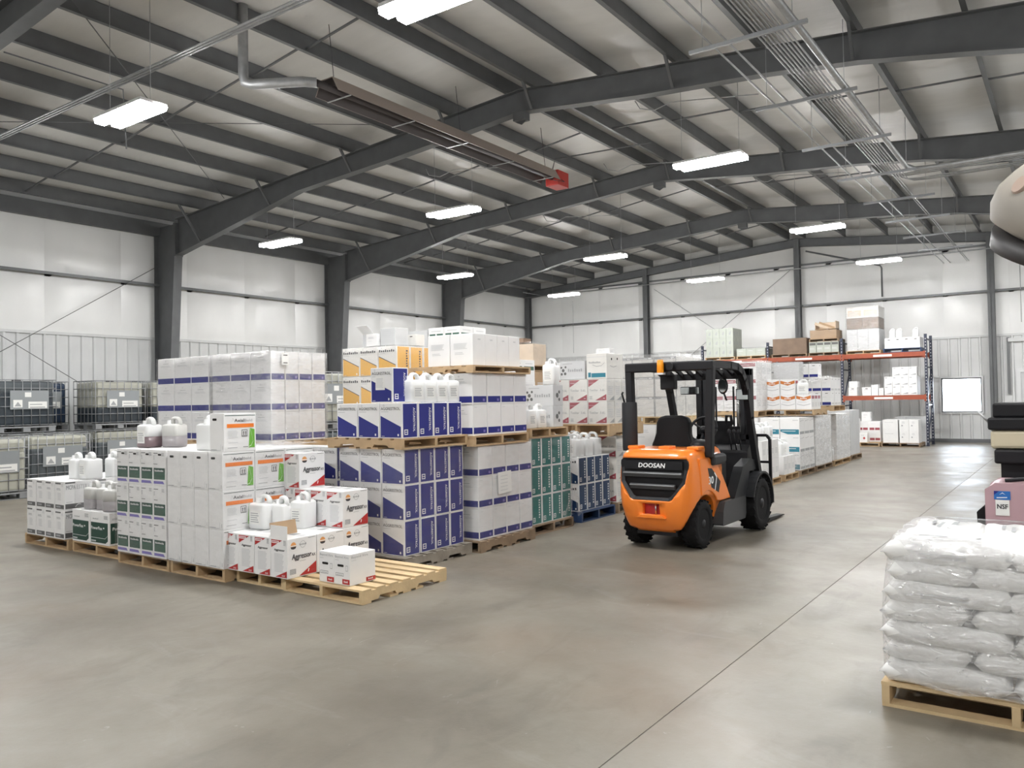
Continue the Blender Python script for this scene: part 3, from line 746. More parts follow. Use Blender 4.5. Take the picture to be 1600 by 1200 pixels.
def striped(w, d, h):
    f = [('r', .015, .06, .985, .26, 'blue'), ('o', .5, .90, .028, 'ink_grey', .7), ('lines', .35, .80, .68, .83, 1, 'ink_grey'), ('lines', .2, .68, .8, .76, 2, 'ink_pale')]
    s = [('r', .05, .06, .97, .26, 'blue'), ('r', .72, .10, .86, .18, 'purple'), ('lines', .1, .9, .3, .93, 1, 'ink_pale')]
    return carton(w, d, h, f, s, kind='blue_striped_carton')
ST1 = (.372, .20, .352); c_str1 = striped(*ST1)
ST2 = (.38, .258, .345); c_str2 = striped(*ST2)
MC = (.228, .36, .338)
c_mcpa = carton(kind='black_banded_carton', *MC, front=[('r', .06, .90, .62, .95, 'line_dark'), ('lines', .68, .82, .9, .93, 4, 'ink_pale'), ('lines', .2, .70, .6, .78, 2, 'ink_grey'), ('lines', .3, .35, .66, .62, 6, 'ink_pale'), ('r', .06, .05, .94, .19, 'line_dark'), ('r', .15, .09, .6, .15, 'ink_grey')],
    side=[('r', .02, .92, .34, .97, 'line_dark'), ('t', 'MCPA', .05, .72, .30, .15, 'ink_grey', 0, 0, .02), ('t', 'ESTER 4', .39, .72, .44, .15, 'ink_grey', 0, 0, -.004), ('lines', .05, .27, .25, .30, 1, 'ink_grey'), ('r', .02, .05, .98, .22, 'line_dark'), ('arc', [(.34, .08), (.38, .14), (.44, .18), (.52, .17)], .02, 'white_ink')], top=[('r', .1, .46, .9, .54, 'ink_pale')])
PF = (.405, .30, .365)
c_pf = carton(kind='green_panel_carton', *PF, front=[('p', [(.03, .06), (.80, .06), (.92, .14), (.92, .68), (.03, .68)], 'green_dark'), ('arc', [(.03, .20), (.78, .20)], .012, 'white_ink'), ('arc', [(.78, .20), (.93, .31)], .012, 'white_ink'), ('t', 'PowerFlex', .05, .46, .58, .10, 'white_ink', 0, 0, .02), ('r', .68, .50, .74, .54, 'white_ink'), ('r', .05, .09, .3, .13, 'ink_pale'), ('t', '~7', .14, .77, .3, .04, 'ink_grey'), ('lines', .72, .80, .93, .92, 4, 'ink_grey')],
    side=[('r', .04, .06, .96, .68, 'green_dark'), ('t', 'PowerFlex', .12, .46, .7, .10, 'white_ink', 0, 0, .02), ('lines', .1, .78, .6, .84, 2, 'ink_grey')])
GL = (.228, .36, .365)
GRF = [('r', .06, .18, .94, .50, 'green_mid'), ('r', .06, .38, .94, .49, 'green_dark'), ('t', '~8', .14, .40, .7, .05, 'white_ink'), ('r', .06, .06, .94, .135, 'purple'), ('p', [(.80, .135), (.94, .135), (.94, .06), (.9, .06)], 'carton'), ('lines', .06, .60, .36, .63, 1, 'ink'), ('lines', .06, .90, .4, .94, 1, 'ink'), ('lines', .68, .84, .9, .94, 3, 'ink_grey'), ('lines', .06, .74, .14, .86, 3, 'ink_grey'), ('lines', .1, .22, .8, .34, 3, 'green_soft')]
c_grn = carton(kind='green_label_carton', *GL, front=GRF); c_grn_top = carton(kind='green_label_carton', *GL, front=GRF+HOLE_SHADE(.55, .87, .26, .05))
AX = (.222, .36, .365)
AXF = [('r', .90, .06, .925, .16, 'ink_grey'), ('r', .9, .55, .915, .92, 'ink_pale'), ('r', .78, .05, .79, .2, 'ink_grey'), ('r', .0, .035, .78, .043, 'ink_grey'), ('lines', .1, .045, .5, .075, 1, 'ink_grey')]
AXS = [('r', .03, .93, .97, .945, 'green_dark'), ('t', 'Axial', .32, .77, .30, .085, 'ink', 0, 0, .02), ('t', 'Bold', .64, .77, .24, .075, 'ink_grey', 0, 0, -.01), ('arc', [(.24, .76), (.27, .86), (.31, .80)], .012, 'ink_grey'), ('r', .09, .62, .93, .72, 'orange_print'), ('p', [(.76, .08), (.95, .08), (.95, .56), (.80, .60)], 'leaf_green'), ('arc', [(.76, .10), (.84, .13), (.90, .24), (.86, .42), (.80, .60)], .014, 'white_ink'), ('p', [(.54, .38), (.72, .38), (.72, .56), (.54, .56)], 'ink'), ('p', [(.555, .395), (.705, .395), (.705, .545), (.555, .545)], 'carton')]+UPARR(.57, .40, .13, 'ink')+[('lines', .12, .36, .42, .56, 6, 'ink_pale'), ('lines', .12, .22, .42, .26, 1, 'ink_pale'), ('lines', .1, .09, .4, .12, 1, 'ink_grey'), ('lines', .58, .10, .74, .13, 1, 'ink')]
c_axial = carton(kind='orange_bar_carton', *AX, front=AXF, side=AXS); c_axial_top = carton(kind='orange_bar_carton', *AX, front=AXF+HOLE_SHADE(.36, .84, .3, .06), side=AXS)
AS = (.228, .33, .350)
c_agr = carton(kind='red_triangle_carton', *AS, front=[('p', [(.04, .965), (.70, .965), (.04, .76)], 'red'), ('r', .06, .88, .5, .94, 'white_ink'), ('r', .08, .90, .46, .92, 'red'), ('t', 'Aggressor', .22, .69, .62, .06, 'ink', 0, .1, .02), ('lines', .22, .16, .78, .64, 14, 'ink_pale'), ('p', [(.28, .03), (.96, .03), (.96, .20)], 'red'), ('t', '/AX', .66, .05, .2, .05, 'white_ink')]+UPARR(.78, .84, .14, 'ink_grey'),
    side=[('o', .20, .82, .088, 'sun_orange'), ('p', [(.10, .79), (.30, .79), (.27, .74), (.20, .725), (.13, .74)], 'ink'), ('r', .11, .80, .29, .825, 'white_ink'), ('o', .52, .82, .09, 'ink_grey', .9), ('t', '~7', .40, .80, .25, .05, 'ink_grey'), ('lines', .7, .955, .96, .975, 1, 'ink'), ('t', 'Aggressor', .14, .47, .66, .145, 'ink', 0, .12, .022), ('t', 'AX', .82, .47, .13, .08, 'ink'), ('lines', .4, .40, .62, .42, 1, 'ink_grey'), ('p', [(.38, .03), (.98, .03), (.98, .33)], 'red'), ('p', [(.68, .09), (.71, .09), (.735, .17), (.70, .17)], 'white_ink'), ('r', .79, .11, .92, .13, 'red_pale'), ('r', .07, .10, .27, .23, 'ink_grey'), ('lines', .08, .11, .26, .22, 5, 'ink_pale')], top=[('r', .08, .55, .42, .85, 'ink_grey'), ('r', .58, .5, .94, .8, 'ink_pale')])
BX = (.19, .30, .265)
c_bey = carton(kind='red_corner_carton', *BX, front=[('t', 'Beyond Xtra', .06, .86, .86, .075, 'ink_grey', 0, 0, .0), ('lines', .06, .78, .3, .80, 1, 'ink_grey'), ('r', .08, .28, .60, .38, 'ink_grey'), ('r', .10, .30, .58, .36, 'carton'), ('lines', .14, .315, .54, .345, 1, 'ink_grey'), ('r', .52, .04, .98, .20, 'red'), ('t', '~4', .62, .09, .26, .06, 'white_ink'), ('r', .74, .46, .88, .64, 'ink_grey'), ('r', .755, .475, .865, .625, 'carton')]+HOLE_SHADE(.42, .62, .4, .075),
    side=[('t', 'Beyond Xtra', .06, .86, .64, .075, 'ink_grey', 0, 0, .0), ('lines', .06, .79, .24, .805, 1, 'ink_grey'), ('r', .62, .03, .99, .16, 'red'), ('t', '~4', .70, .075, .2, .05, 'white_ink')])
TS = (.31, .225, .325)
c_ten = carton(kind='red_cornered_carton', *TS, front=[('p', [(.03, .97), (.6, .97), (.06, .66), (.03, .66)], 'red_pale'), ('lines', .06, .82, .36, .84, 1, 'white_ink'), ('t', 'TomStar', .08, .46, .46, .10, 'ink_grey'), ('t', '3.6L', .64, .46, .26, .10, 'ink_grey'), ('p', [(.38, .05), (.97, .05), (.97, .32)], 'red_pale'), ('r', .80, .13, .9, .15, 'white_ink'), ('lines', .08, .10, .24, .26, 4, 'ink_grey')], side=[('p', [(.3, .05), (.95, .05), (.95, .25)], 'ink_grey'), ('lines', .1, .85, .5, .93, 2, 'ink_pale'), ('lines', .15, .3, .8, .7, 5, 'ink_pale')], base='carton_warm')
OS = (.325, .25, .33)
c_swoosh = carton(kind='orange_swoosh_carton', *OS, front=[('p', [(.03, .92), (.5, .78), (.97, .92), (.97, .72), (.5, .58), (.03, .72)], 'orange_swoosh'), ('t', '~6', .28, .68, .44, .09, 'white_ink'), ('arc', [(.06, .36), (.25, .30), (.5, .26), (.75, .30), (.94, .36)], .03, 'ink_grey'), ('lines', .1, .46, .7, .54, 2, 'ink_pale'), ('o', .5, .95, .03, 'ink_pale', .7)], side=[('r', .1, .70, .9, .9, 'red_pale'), ('lines', .1, .2, .8, .5, 4, 'ink_pale')])
c_bluelow = carton(.205, .30, .325, kind='blue_footed_carton', front=[('r', .04, .05, .96, .25, 'blue'), ('r', .35, .85, .65, .885, 'hole'), ('lines', .1, .6, .5, .66, 1, 'ink_pale')], side=[('lines', .05, .08, .95, .22, 3, 'ink_grey'), ('r', .4, .85, .6, .885, 'hole')])
BL = (.205, .30, .325)
c_tealband = carton(.40, .36, .36, kind='teal_banded_carton', front=[('r', .03, .05, .97, .33, 'teal_print'), ('p', [(.03, .05), (.4, .05), (.03, .2)], 'carton'), ('lines', .1, .22, .8, .28, 1, 'white_ink'), ('lines', .66, .84, .94, .89, 1, 'ink_grey')], side=[('r', .05, .05, .95, .2, 'ink_grey'), ('o', .25, .80, .03, 'hole'), ('o', .5, .82, .03, 'hole'), ('o', .75, .84, .03, 'hole')])
def plain(w, d, h, base='carton', marks=True, hole=False):
    f = [('lines', .2, .62, .7, .78, 3, 'ink_pale'), ('lines', .2, .4, .5, .46, 1, 'ink_pale')] if marks else []
    if hole: f = f+HOLE_SHADE(.5, .82, .3, .07)
    return carton(w, d, h, f, [('lines', .15, .3, .75, .6, 4, 'ink_pale')] if marks else [], base=base)

# ------------------------------------------------------------------ front row (faces the camera)
Y0 = 4.66
pallet(-2.30, -1.22, 4.68, 5.78, 0, 'wood', 'wooden pallet under the black-banded cartons, farthest end of front row', 'y')
stack(c_mcpa, MC, 'white carton with black bands', 'front row far end', -1.262, Y0, .127, 4, 3, 2, full_top=True)
pallet(-1.16, -.08, 4.70, 5.80, 0, 'wood', 'wooden pallet under the two dark green panel cartons', 'y')
stack(c_pf, PF, 'white carton with dark green panel', 'second pallet of front row', -.345, 4.70, .127, 2, 3, 1, full_top=True)
pallet(-.02, .94, 4.62, 5.70, 0, 'wood', 'wooden pallet under the green and purple label cartons', 'y')
stack(c_grn, GL, 'green and purple label carton', 'third pallet', .932, 4.60, .127, 4, 3, 3, full_top=True, top_proto=c_grn_top)
pallet(.97, 1.86, 4.62, 5.72, 0, 'wood', 'film-draped wooden pallet under the plain-fronted orange-bar cartons', 'y')
stack(c_axial, AX, 'plain-fronted orange-bar carton', 'fourth pallet', 1.868, 4.60, .127, 4, 3, 3, full_top=True, top_proto=c_axial_top)
put(c_axial_top, 1.868-.111, 4.80, .127+3*.366, 'single orange-bar carton on top of the plain-fronted stack', 'plain-fronted orange-bar carton fourth pallet')
pallet(1.66, 2.585, 4.76, 5.86, 0, 'wood_new', 'pale wooden pallet under the red triangle cartons', 'y') if False else None
pallet(1.90, 2.585, 4.72, 5.80, 0, 'wood_new', 'pale wooden pallet under the red triangle cartons', 'y', h=.118)
stack(c_agr, AS, 'red triangle carton', 'fifth pallet front', 2.72, 4.655, .12, 3, 2, 1, full_top=True, skip=((0, 0, 0),))
put(c_agr, 2.72-3*.234-.114+.005, 4.655+.165, .12, 'red triangle carton, front box touching the orange-bar stack')
stack(c_agr, AS, 'red triangle carton', 'fifth pallet rear, lower', 2.70, 5.335, .12, 4, 1, 1)
stack(c_agr, AS, 'red triangle carton', 'fifth pallet rear, raised row', 2.70, 5.335, .471, 4, 1, 1)
put(c_agr, 1.975, 5.49, .822, 'red triangle carton standing alone on top of the raised row')
# the opened carton with its flaps up
op = copy_tree(c_agr); op.location = (2.72-.114, 4.82, .12); op.rotation_euler = (0, 0, 0); tag(op, 'opened red triangle carton with raised brown flap at the pallet corner', 'box', 'red triangle carton fifth pallet front')
b = MB(); w_, d_, h_ = AS
b.box(-w_/2, w_/2, -d_/2-.002, -d_/2+.002, h_, h_+.115, 'carton'); b.build('end_flap', op)
T = Matrix.Translation((-w_/2, 0, h_)) @ Matrix.Rotation(math.radians(-12), 4, 'Y')
b = MB(); b.box(-.002, .002, -d_/2+.01, d_/2-.03, .004, .13, 'kraft', T); b.build('side_flap', op)
pallet(2.60, 3.60, 4.70, 5.78, 0, 'wood_new', 'nearly empty pale new wooden pallet at the row end', 'y', h=.118)
put(c_bey, 3.395-.095, 4.76+.15, .12, 'small white carton with red corner label, nearer of two on bare pallet', None)
put(c_bey, 3.395-.095-.197, 4.765+.15, .12, 'small white carton with red corner label, beside the red triangle carton', None)

# loose jugs on the front row
put(jug_small, -1.60, 4.98, .806, 'white jug, far one of three on the black-banded cartons', None, .2, 'jug')
put(jug, -1.36, 5.02, .806, 'white jug, wide one on the black-banded cartons', None, -.1, 'jug')
put(jug_small, -1.36, 5.30, .806, 'white jug, rear one on the black-banded cartons', None, .1, 'jug')
for i, (x, y) in enumerate(((-.95, 4.86), (-.73, 4.9), (-.48, 4.84), (-.62, 5.12))):
    put(jug_haze, x, y, .495, 'milky jug with grey liquid under film, '+('farthest', 'second', 'nearest', 'rear')[i]+' on the dark green panel cartons', None, i*.2, 'jug')
put(jug_plum, .20, 4.86, 1.228, 'jug half full of plum liquid with a paper label, on the green label stack', None, .0, 'jug')
put(jug_haze, .42, 5.02, 1.228, 'jug with grey liquid behind the plum one on the green label stack', None, .3, 'jug')
put(jug_tall, 1.38, 4.80, 1.228, 'white jug with side handle beside the single top carton', None, PI/2+.2, 'jug')
put(jug, 1.98, 4.98, .473, 'white jug, front one of three behind the opened carton', None, .0, 'jug')
put(jug_small, 2.17, 5.05, .473, 'white jug, middle one of three behind the opened carton', None, .15, 'jug')
put(jug_tall, 2.28, 5.21, .473, 'white jug, rear one of three behind the opened carton', None, .2, 'jug')
film(-1.10, -.25, 4.74, 5.3, .505, .83, 'crumpled clear film over the milky jugs', 'film', amp=.03, seed=3, off=.03)
film(-.01, 1.872, 4.60, 5.68, .13, 1.20, 'torn clear film round the green label and orange-bar cartons', 'film', seed=4, top=False)
b = MB(); rs = random.Random(5); vs = []; fs = []
for j in range(7):
    for i in range(13): vs.append((1.1+.075*i, 5.0+.11*j, 1.245+rs.uniform(0, .035)))
for j in range(6):
    for i in range(12): a = j*13+i; fs.append((a, a+1, a+14, a+13))
b.add(vs, fs, 'film_thick', True); tag(b.build('stretch_wrap'), 'loose crumpled film lying on the plain-fronted orange-bar stack', 'plastic wrap')
# ------------------------------------------------------------------ aisle rows behind
def support(x0, x1, y0, y1, z1, where, nz=3, base='carton', nx=1, ny=1):
    """a palletful of plain cartons that carries an upper pallet"""
    pallet(x0, x1, y0, y1, 0, 'wood_old', 'weathered floor pallet '+where, 'y', fine=False)
    h = (z1-.127)/nz-.002; w = (x1-x0)/nx-.01; d = (y1-y0)/ny-.01
    stack(plain(w, d, h, base), (w, d, h), 'plain large carton', where, x1, y0, .127, nx, ny, nz)
# first stack: blue cartons
pallet(2.0, 3.0, 5.86, 6.93, 0, 'wood_grey', 'grey wrapped pallet under the first aisle stack of blue cartons', 'y')
stack(c_blue, AG, 'blue-sided white carton', 'first aisle stack, floor level', 2.945, 5.92, .127, 3, 4, 3)
film(2.01, 2.945, 5.92, 6.86, .13, 1.19, 'clear film round the floor level of blue cartons', 'film', seed=11, top=False)
pallet(1.93, 3.0, 5.84, 6.88, 1.197, 'wood', 'wooden pallet between the two layers of blue cartons', 'x', h=.108)
stack(c_blue, AG, 'blue-sided white carton', 'first aisle stack, raised layer', 2.99, 5.86, 1.306, 3, 4, 1)
bx = copy_tree(c_blue); tag(bx, 'blue-sided carton with a taped paper sheet, standing on the raised layer', 'box'); bx.location = (2.70, 5.99, 1.664)
l = MB(); l.add([(-.08, -.1165-.003, .13), (.05, -.1165-.003, .13), (.05, -.1165-.003, .27), (-.08, -.1165-.003, .27)], [(0, 1, 2, 3)], 'paper'); prints(l, 'front', .305, .239, .355, [('lines', .28, .42, .6, .72, 8, 'ink_pale')]); l.build('paper_sheet', bx)
jug_side = make_jug('jug', .20, .17, .29)
for i in range(4):
    put(jug_side, 2.87, 6.15+i*.19, 1.664, 'white jug with top handle on the raised blue cartons, '+ORD[i]+' from the front', None, PI/2, 'jug')
# second stack: blue striped cartons
pallet(2.0, 3.08, 6.98, 8.06, 0, 'wood_old', 'brown film-skirted pallet under the second aisle stack', 'y')
stack(c_str2, ST2, 'white blue-striped carton', 'second aisle stack, floor level', 3.03, 7.02, .127, 2, 4, 3)
film(2.2, 3.03, 7.02, 8.07, .13, 1.165, 'clear film round the floor level of blue-striped cartons', 'film', seed=12)
pp = MB(); pp.add([(3.055, 7.36, .60), (3.055, 7.62, .62), (3.055, 7.61, .86), (3.055, 7.35, .85)], [(0, 1, 2, 3)], 'paper'); 
for t in range(5): pp.add([(3.057, 7.40, .64+.04*t), (3.057, 7.54, .645+.04*t), (3.057, 7.54, .652+.04*t), (3.057, 7.40, .647+.04*t)], [(0, 1, 2, 3)], 'ink_pale')
tag(pp.build('paper_sheet'), 'white paper sheet on the wrapped blue-striped stack', 'paper')
pallet(2.0, 3.06, 6.92, 7.98, 1.168, 'wood', 'wooden pallet under the raised blue-striped cartons', 'x', h=.115)
stack(c_str2, ST2, 'white blue-striped carton', 'second aisle stack, raised layer', 3.03, 6.94, 1.284, 2, 4, 2)
pallet(2.0, 3.08, 6.90, 8.02, 1.977, 'wood', 'wooden pallet high under the plain white cartons', 'x', h=.085)
WB = (.32, .225, .355); c_white = carton(kind='plain_white_carton', *WB, front=[('lines', .15, .52, .75, .72, 5, 'ink_pale'), ('lines', .2, .35, .6, .44, 2, 'ink_pale')], side=[('r', .4, .8, .62, .84, 'ink_pale')], base='carton')
stack(c_white, WB, 'plain white carton', 'highest layer of second aisle stack', 3.01, 6.98, 2.064, 2, 4, 1)
# third stack: teal cartons
pallet(2.0, 2.98, 8.16, 9.12, 0, 'wood_old', 'dark brown pallet under the teal cartons', 'x')
stack(c_teal, AG, 'teal carton', 'third aisle stack', 2.95, 8.18, .127, 2, 4, 3)
film(2.3, 2.95, 8.18, 9.12, .13, 1.19, 'clear film with a loose tail round the teal cartons', 'film', seed=13)
b = MB(); b.add([(3.0, 9.10, .52), (3.02, 9.14, .52), (3.06, 9.22, .16), (3.01, 9.19, .12)], [(0, 1, 2, 3)], 'film_thick'); b.add([(3.0, 9.05, .5), (3.0, 9.09, .48), (3.02, 8.8, .06), (3.02, 8.76, .06)], [(0, 1, 2, 3)], 'film_thick'); tag(b.build('film_tail'), 'torn film tail hanging from the teal stack corner', 'plastic wrap')
pallet(2.0, 2.98, 8.14, 9.02, 1.196, 'wood', 'wooden pallet on the teal cartons', 'x', h=.118)
for i, (x, y) in enumerate(((2.83, 8.30), (2.82, 8.54), (2.60, 8.32))):
    put(jug_side, x, y, 1.316, 'white jug on the teal stack pallet, '+('nearest', 'second', 'inner')[i], None, PI/2, 'jug')
DB = (.42, .24, .27)
c_dots = carton(kind='dotted_carton', *DB, front=[('o', .12, .5, .09, 'line_dark'), ('o', .06, .3, .07, 'line_dark'), ('o', .2, .32, .08, 'line_dark'), ('o', .05, .66, .06, 'line_dark'), ('o', .22, .68, .06, 'line_dark'), ('t', '~7', .32, .42, .6, .16, 'ink_grey', 0, 0, -.004), ('lines', .1, .84, .5, .9, 1, 'ink_grey')], side=[('o', .4, .5, .12, 'line_dark'), ('o', .6, .3, .08, 'line_dark'), ('o', .6, .66, .08, 'line_dark')], base='carton_grey')
put(c_dots, 2.72, 8.86, 1.316, 'grey carton with dark dots behind the jugs on the teal stack')
put(c_dots, 2.72, 8.87, 1.588, 'grey carton with dark dots, upper one behind the jugs on the teal stack')
put(jug_tall, 2.84, 8.85, 1.862, 'white jug standing on the dotted grey carton above the teal stack', None, .2, 'jug')
# fourth stack: navy cartons on a blue pallet
pallet(1.95, 2.95, 9.38, 10.34, 0, 'wood_blue', 'blue painted pallet under the navy cartons', 'x', h=.14)
NV = (.305, .215, .365); stack(c_navy, NV, 'navy-sided white carton', 'blue pallet', 2.89, 9.42, .142, 2, 4, 2, full_top=True)
for i in range(6):
    put(jug, 2.74-(i % 2)*.26, 9.55+(i//2)*.25, .876, 'white jug on the navy cartons, '+('aisle', 'inner')[i % 2]+' line, '+ORD[i//2]+' from the front', None, PI/2 if i % 2 else 0, 'jug')
# fifth stack: red corner cartons
pallet(1.95, 2.96, 10.42, 11.5, 0, 'wood_old', 'dark pallet under the red-cornered floor cartons', 'x', h=.15)
stack(c_ten, TS, 'red-cornered white carton', 'fifth aisle stack, floor level', 2.92, 10.45, .152, 2, 3, 3)
pallet(1.9, 3.0, 10.12, 11.2, 1.132, 'wood', 'wooden pallet under the raised red-cornered cartons', 'y', h=.17)
stack(c_ten, TS, 'red-cornered white carton', 'fifth aisle stack, raised layer', 2.95, 10.15, 1.304, 3, 4, 2)
film(2.0, 2.95, 10.15, 11.08, 1.32, 1.955, 'clear film torn open round the raised red-cornered cartons', 'film', seed=15, top=False)
c_cream = carton(.33, .50, .36, front=[('r', .06, .05, .94, .22, 'teal_print'), ('r', .06, .05, .24, .26, 'carton'), ('r', .08, .06, .22, .25, 'teal_print'), ('t', '~9', .12, .62, .6, .07, 'ink_grey'), ('arc', [(.3, .55), (.5, .48), (.75, .5), (.9, .62)], .02, 'ink_grey'), ('r', 0, .86, 1, .875, 'ink_pale')], side=[('o', .3, .78, .05, 'hole'), ('o', .65, .8, .05, 'hole'), ('arc', [(.2, .5), (.4, .45), (.6, .5)], .02, 'ink_grey')], base='carton_warm')
put(c_cream, 2.78, 10.42, 1.96, 'large cream carton with teal strip on the red-cornered stack')
put(plain(.22, .14, .08), 2.80, 10.40, 2.322, 'flat little white box on top of the cream carton')
put(c_dots, 2.37, 10.30, 1.96, 'grey carton with dark dots beside the cream carton')
put(plain(.16, .24, .25, 'carton', True), 2.06, 10.32, 1.96, 'narrow white carton beside the dotted one on the red-cornered stack')
put(plain(.2, .2, .18), 2.42, 10.60, 1.96, 'small white carton behind the dotted one on the red-cornered stack')
# pallets two deep, behind the front row
support(-1.52, -.40, 6.0, 7.0, 1.10, 'below the farther wrapped striped stack')
pallet(-1.52, -.38, 5.98, 6.98, 1.105, 'wood', 'wooden pallet under the farther wrapped striped cartons', 'x')
stack(c_str1, ST1, 'blue-banded white carton', 'farther wrapped stack by the totes', -.40, 6.0, 1.232, 3, 4, 3)
film(-1.53, -.40, 6.0, 6.82, 1.25, 2.285, 'clear film round the farther blue-banded stack', 'film', seed=21, off=.014)
support(-.32, .85, 6.02, 7.0, 1.10, 'below the nearer wrapped striped stack')
pallet(-.34, .86, 5.99, 6.98, 1.105, 'wood', 'wooden pallet under the nearer wrapped striped cartons', 'y')
stack(c_str1, ST1, 'blue-banded white carton', 'nearer wrapped stack', .80, 6.0, 1.232, 3, 4, 3)
film(-.335, .80, 6.0, 6.83, 1.245, 2.29, 'milky film round the nearer blue-banded stack', 'film_thick', seed=22, off=.016)
pp = MB(); pp.add([(.84, 6.13, 2.13), (.84, 6.23, 2.13), (.84, 6.23, 2.27), (.84, 6.13, 2.27)], [(0, 1, 2, 3)], 'paper')
for t in (2.15, 2.24): pp.add([(.842, 6.15, t), (.842, 6.21, t), (.842, 6.21, t+.01), (.842, 6.15, t+.01)], [(0, 1, 2, 3)], 'ink')
tag(pp.build('paper_sheet'), 'small white slip on the nearer wrapped blue-banded stack', 'paper')
pallet(.92, 1.92, 5.98, 7.0, 0, 'wood_grey', 'grey floor pallet hidden behind the red triangle cartons', 'y')
stack(c_blue, AG, 'blue-sided white carton', 'stack behind the red triangle cartons', 1.86, 6.02, .127, 3, 3, 3)
pallet(.86, 1.93, 6.95, 7.95, 1.15, 'wood', 'wooden pallet under the yellow cartons', 'x')
support(.86, 1.93, 7.04, 7.96, 1.145, 'below the yellow cartons')
stack(c_yel, AG, 'yellow and white carton', 'stack behind the raised blue cartons', 1.85, 7.0, 1.277, 3, 3, 3)
film(.92, 1.85, 7.0, 7.7, 1.3, 2.345, 'clear film round the yellow cartons', 'film', seed=23)
c_gb = plain(.19, .3, .16, 'carton_grey'); put(c_gb, 1.23, 7.30, 2.36, 'dark grey open box with a raised flap, on the yellow stack')
b = MB(); b.box(-.19/2, .19/2, -.002, .002, .0, .16, 'carton', Matrix.Translation((0, -.14, .16)) @ Matrix.Rotation(.9, 4, 'X')); b.build('flap', c_gb)
put(plain(.19, .2, .15), 1.40, 7.14, 2.36, 'white box at the front on the yellow stack')
put(plain(.24, .24, .21, 'carton_grey'), 1.63, 7.20, 2.36, 'tall grey box in the middle on the yellow stack')
put(plain(.15, .16, .14, 'carton_warm', False, True), 1.83-.08, 7.45, 2.36, 'small pale box with hand hole on the yellow stack')
GB = (.30, .30, .31)
c_gband = carton(kind='green_banded_carton', *GB, front=[('r', .08, .52, .46, .70, 'green_mid'), ('r', .54, .52, .94, .70, 'green_mid'), ('r', .08, .18, .46, .34, 'teal_print'), ('lines', .2, .82, .8, .86, 1, 'ink_grey')], side=[('r', .08, .52, .92, .70, 'green_mid'), ('lines', .2, .82, .8, .86, 1, 'ink_grey')])
support(.1, 1.0, 9.0, 10.0, 2.13, 'of the tall inner stack behind the white cartons', 4)
stack(plain(.47, .45, .6, 'carton_grey'), (.44, .45, .6), 'big wrapped grey box', 'crowning the tall inner stack', .56, 9.02, 2.135, 1, 1, 1)
stack(c_gband, GB, 'white green-label carton', 'crowning the tall inner stack', 1.2, 9.02, 2.135, 2, 2, 2)
stack(c_gband, GB, 'white green-label carton', 'third stack, second row from the aisle', 1.95, 9.2, 1.316, 2, 2, 3)
support(1.05, 1.95, 9.2, 10.2, 1.18, 'below the green-label cartons', 3)
pallet(1.02, 1.96, 9.18, 10.2, 1.186, 'wood', 'wooden pallet under the inner green-label cartons', 'x')
# kraft stack farther back
support(-1.95, -1.0, 14.2, 15.2, 2.28, 'below the brown kraft load', 4, 'kraft')
pallet(-1.95, -1.0, 14.2, 15.2, 2.285, 'wood', 'wooden pallet carrying the brown kraft boxes high up', 'x')
put(plain(.46, .5, .50, 'kraft', False), -1.72, 14.5, 2.412, 'brown kraft box high on the stack before the far corner')
put(plain(.44, .5, .46, 'kraft_pale', False), -1.25, 14.5, 2.412, 'pale pinkish kraft box high on the stack before the far corner')
put(plain(.3, .3, .1, 'kraft_dark', False), -1.5, 14.5, 2.915, 'flat dark brown box on top of the kraft box')
film(-1.95, -1.03, 14.24, 14.76, 2.42, 2.91, 'crumpled film round the kraft boxes', 'film', seed=25)
# grey stack seen through the forklift cage
support(1.75, 3.0, 12.5, 13.6, 1.22, 'seen below the forklift cage', 3, 'carton', 3, 3)
pallet(1.75, 3.02, 12.48, 13.6, 1.225, 'wood_new', 'pale wooden pallet seen through the forklift cage', 'y')
GG = (.40, .36, .335)
c_big = carton(kind='cream_carton', *GG, front=[('r', 0, .88, 1, 1, 'ink_grey'), ('lines', .3, .91, .7, .96, 1, 'white_ink'), ('r', .75, .91, .9, .96, 'white_ink'), ('r', 0, .0, .03, 1, 'ink_grey'), ('r', .97, 0, 1, 1, 'ink_grey'), ('lines', .2, .55, .5, .6, 1, 'ink_pale')], side=[('lines', .2, .3, .7, .6, 4, 'ink_pale')], base='carton_warm')
stack(c_big, GG, 'large dark-edged cream carton', 'stack seen through the forklift cage', 2.99, 12.5, 1.352, 3, 3, 3)
film(1.77, 2.99, 12.5, 13.6, 1.38, 2.40, 'shiny film round the cream cartons behind the forklift cage', 'film_thick', seed=31, off=.014)
# wrapped red-banded stack behind the forklift mast
RB = (.36, .34, .352)
c_redb = carton(kind='red_banded_carton', *RB, front=[('r', .04, .70, .96, .92, 'red_pale'), ('lines', .1, .78, .6, .84, 1, 'white_ink'), ('lines', .1, .4, .8, .44, 1, 'ink_grey'), ('lines', .1, .2, .6, .24, 1, 'ink_grey')], side=[('lines', .1, .3, .8, .7, 4, 'ink_pale')])
support(1.7, 2.85, 17.0, 18.1, 1.22, 'below the red-banded wrapped cartons', 3, 'carton', 3, 3)
pallet(1.7, 2.86, 16.98, 18.1, 1.225, 'wood', 'wooden pallet under the red-banded wrapped cartons', 'x')
stack(c_redb, RB, 'red-banded white carton', 'wrapped stack behind the forklift mast', 2.84, 17.0, 1.352, 3, 3, 3)
film(1.74, 2.84, 17.0, 18.05, 1.38, 2.44, 'bright film round the red-banded cartons', 'film_thick', seed=32, off=.014)
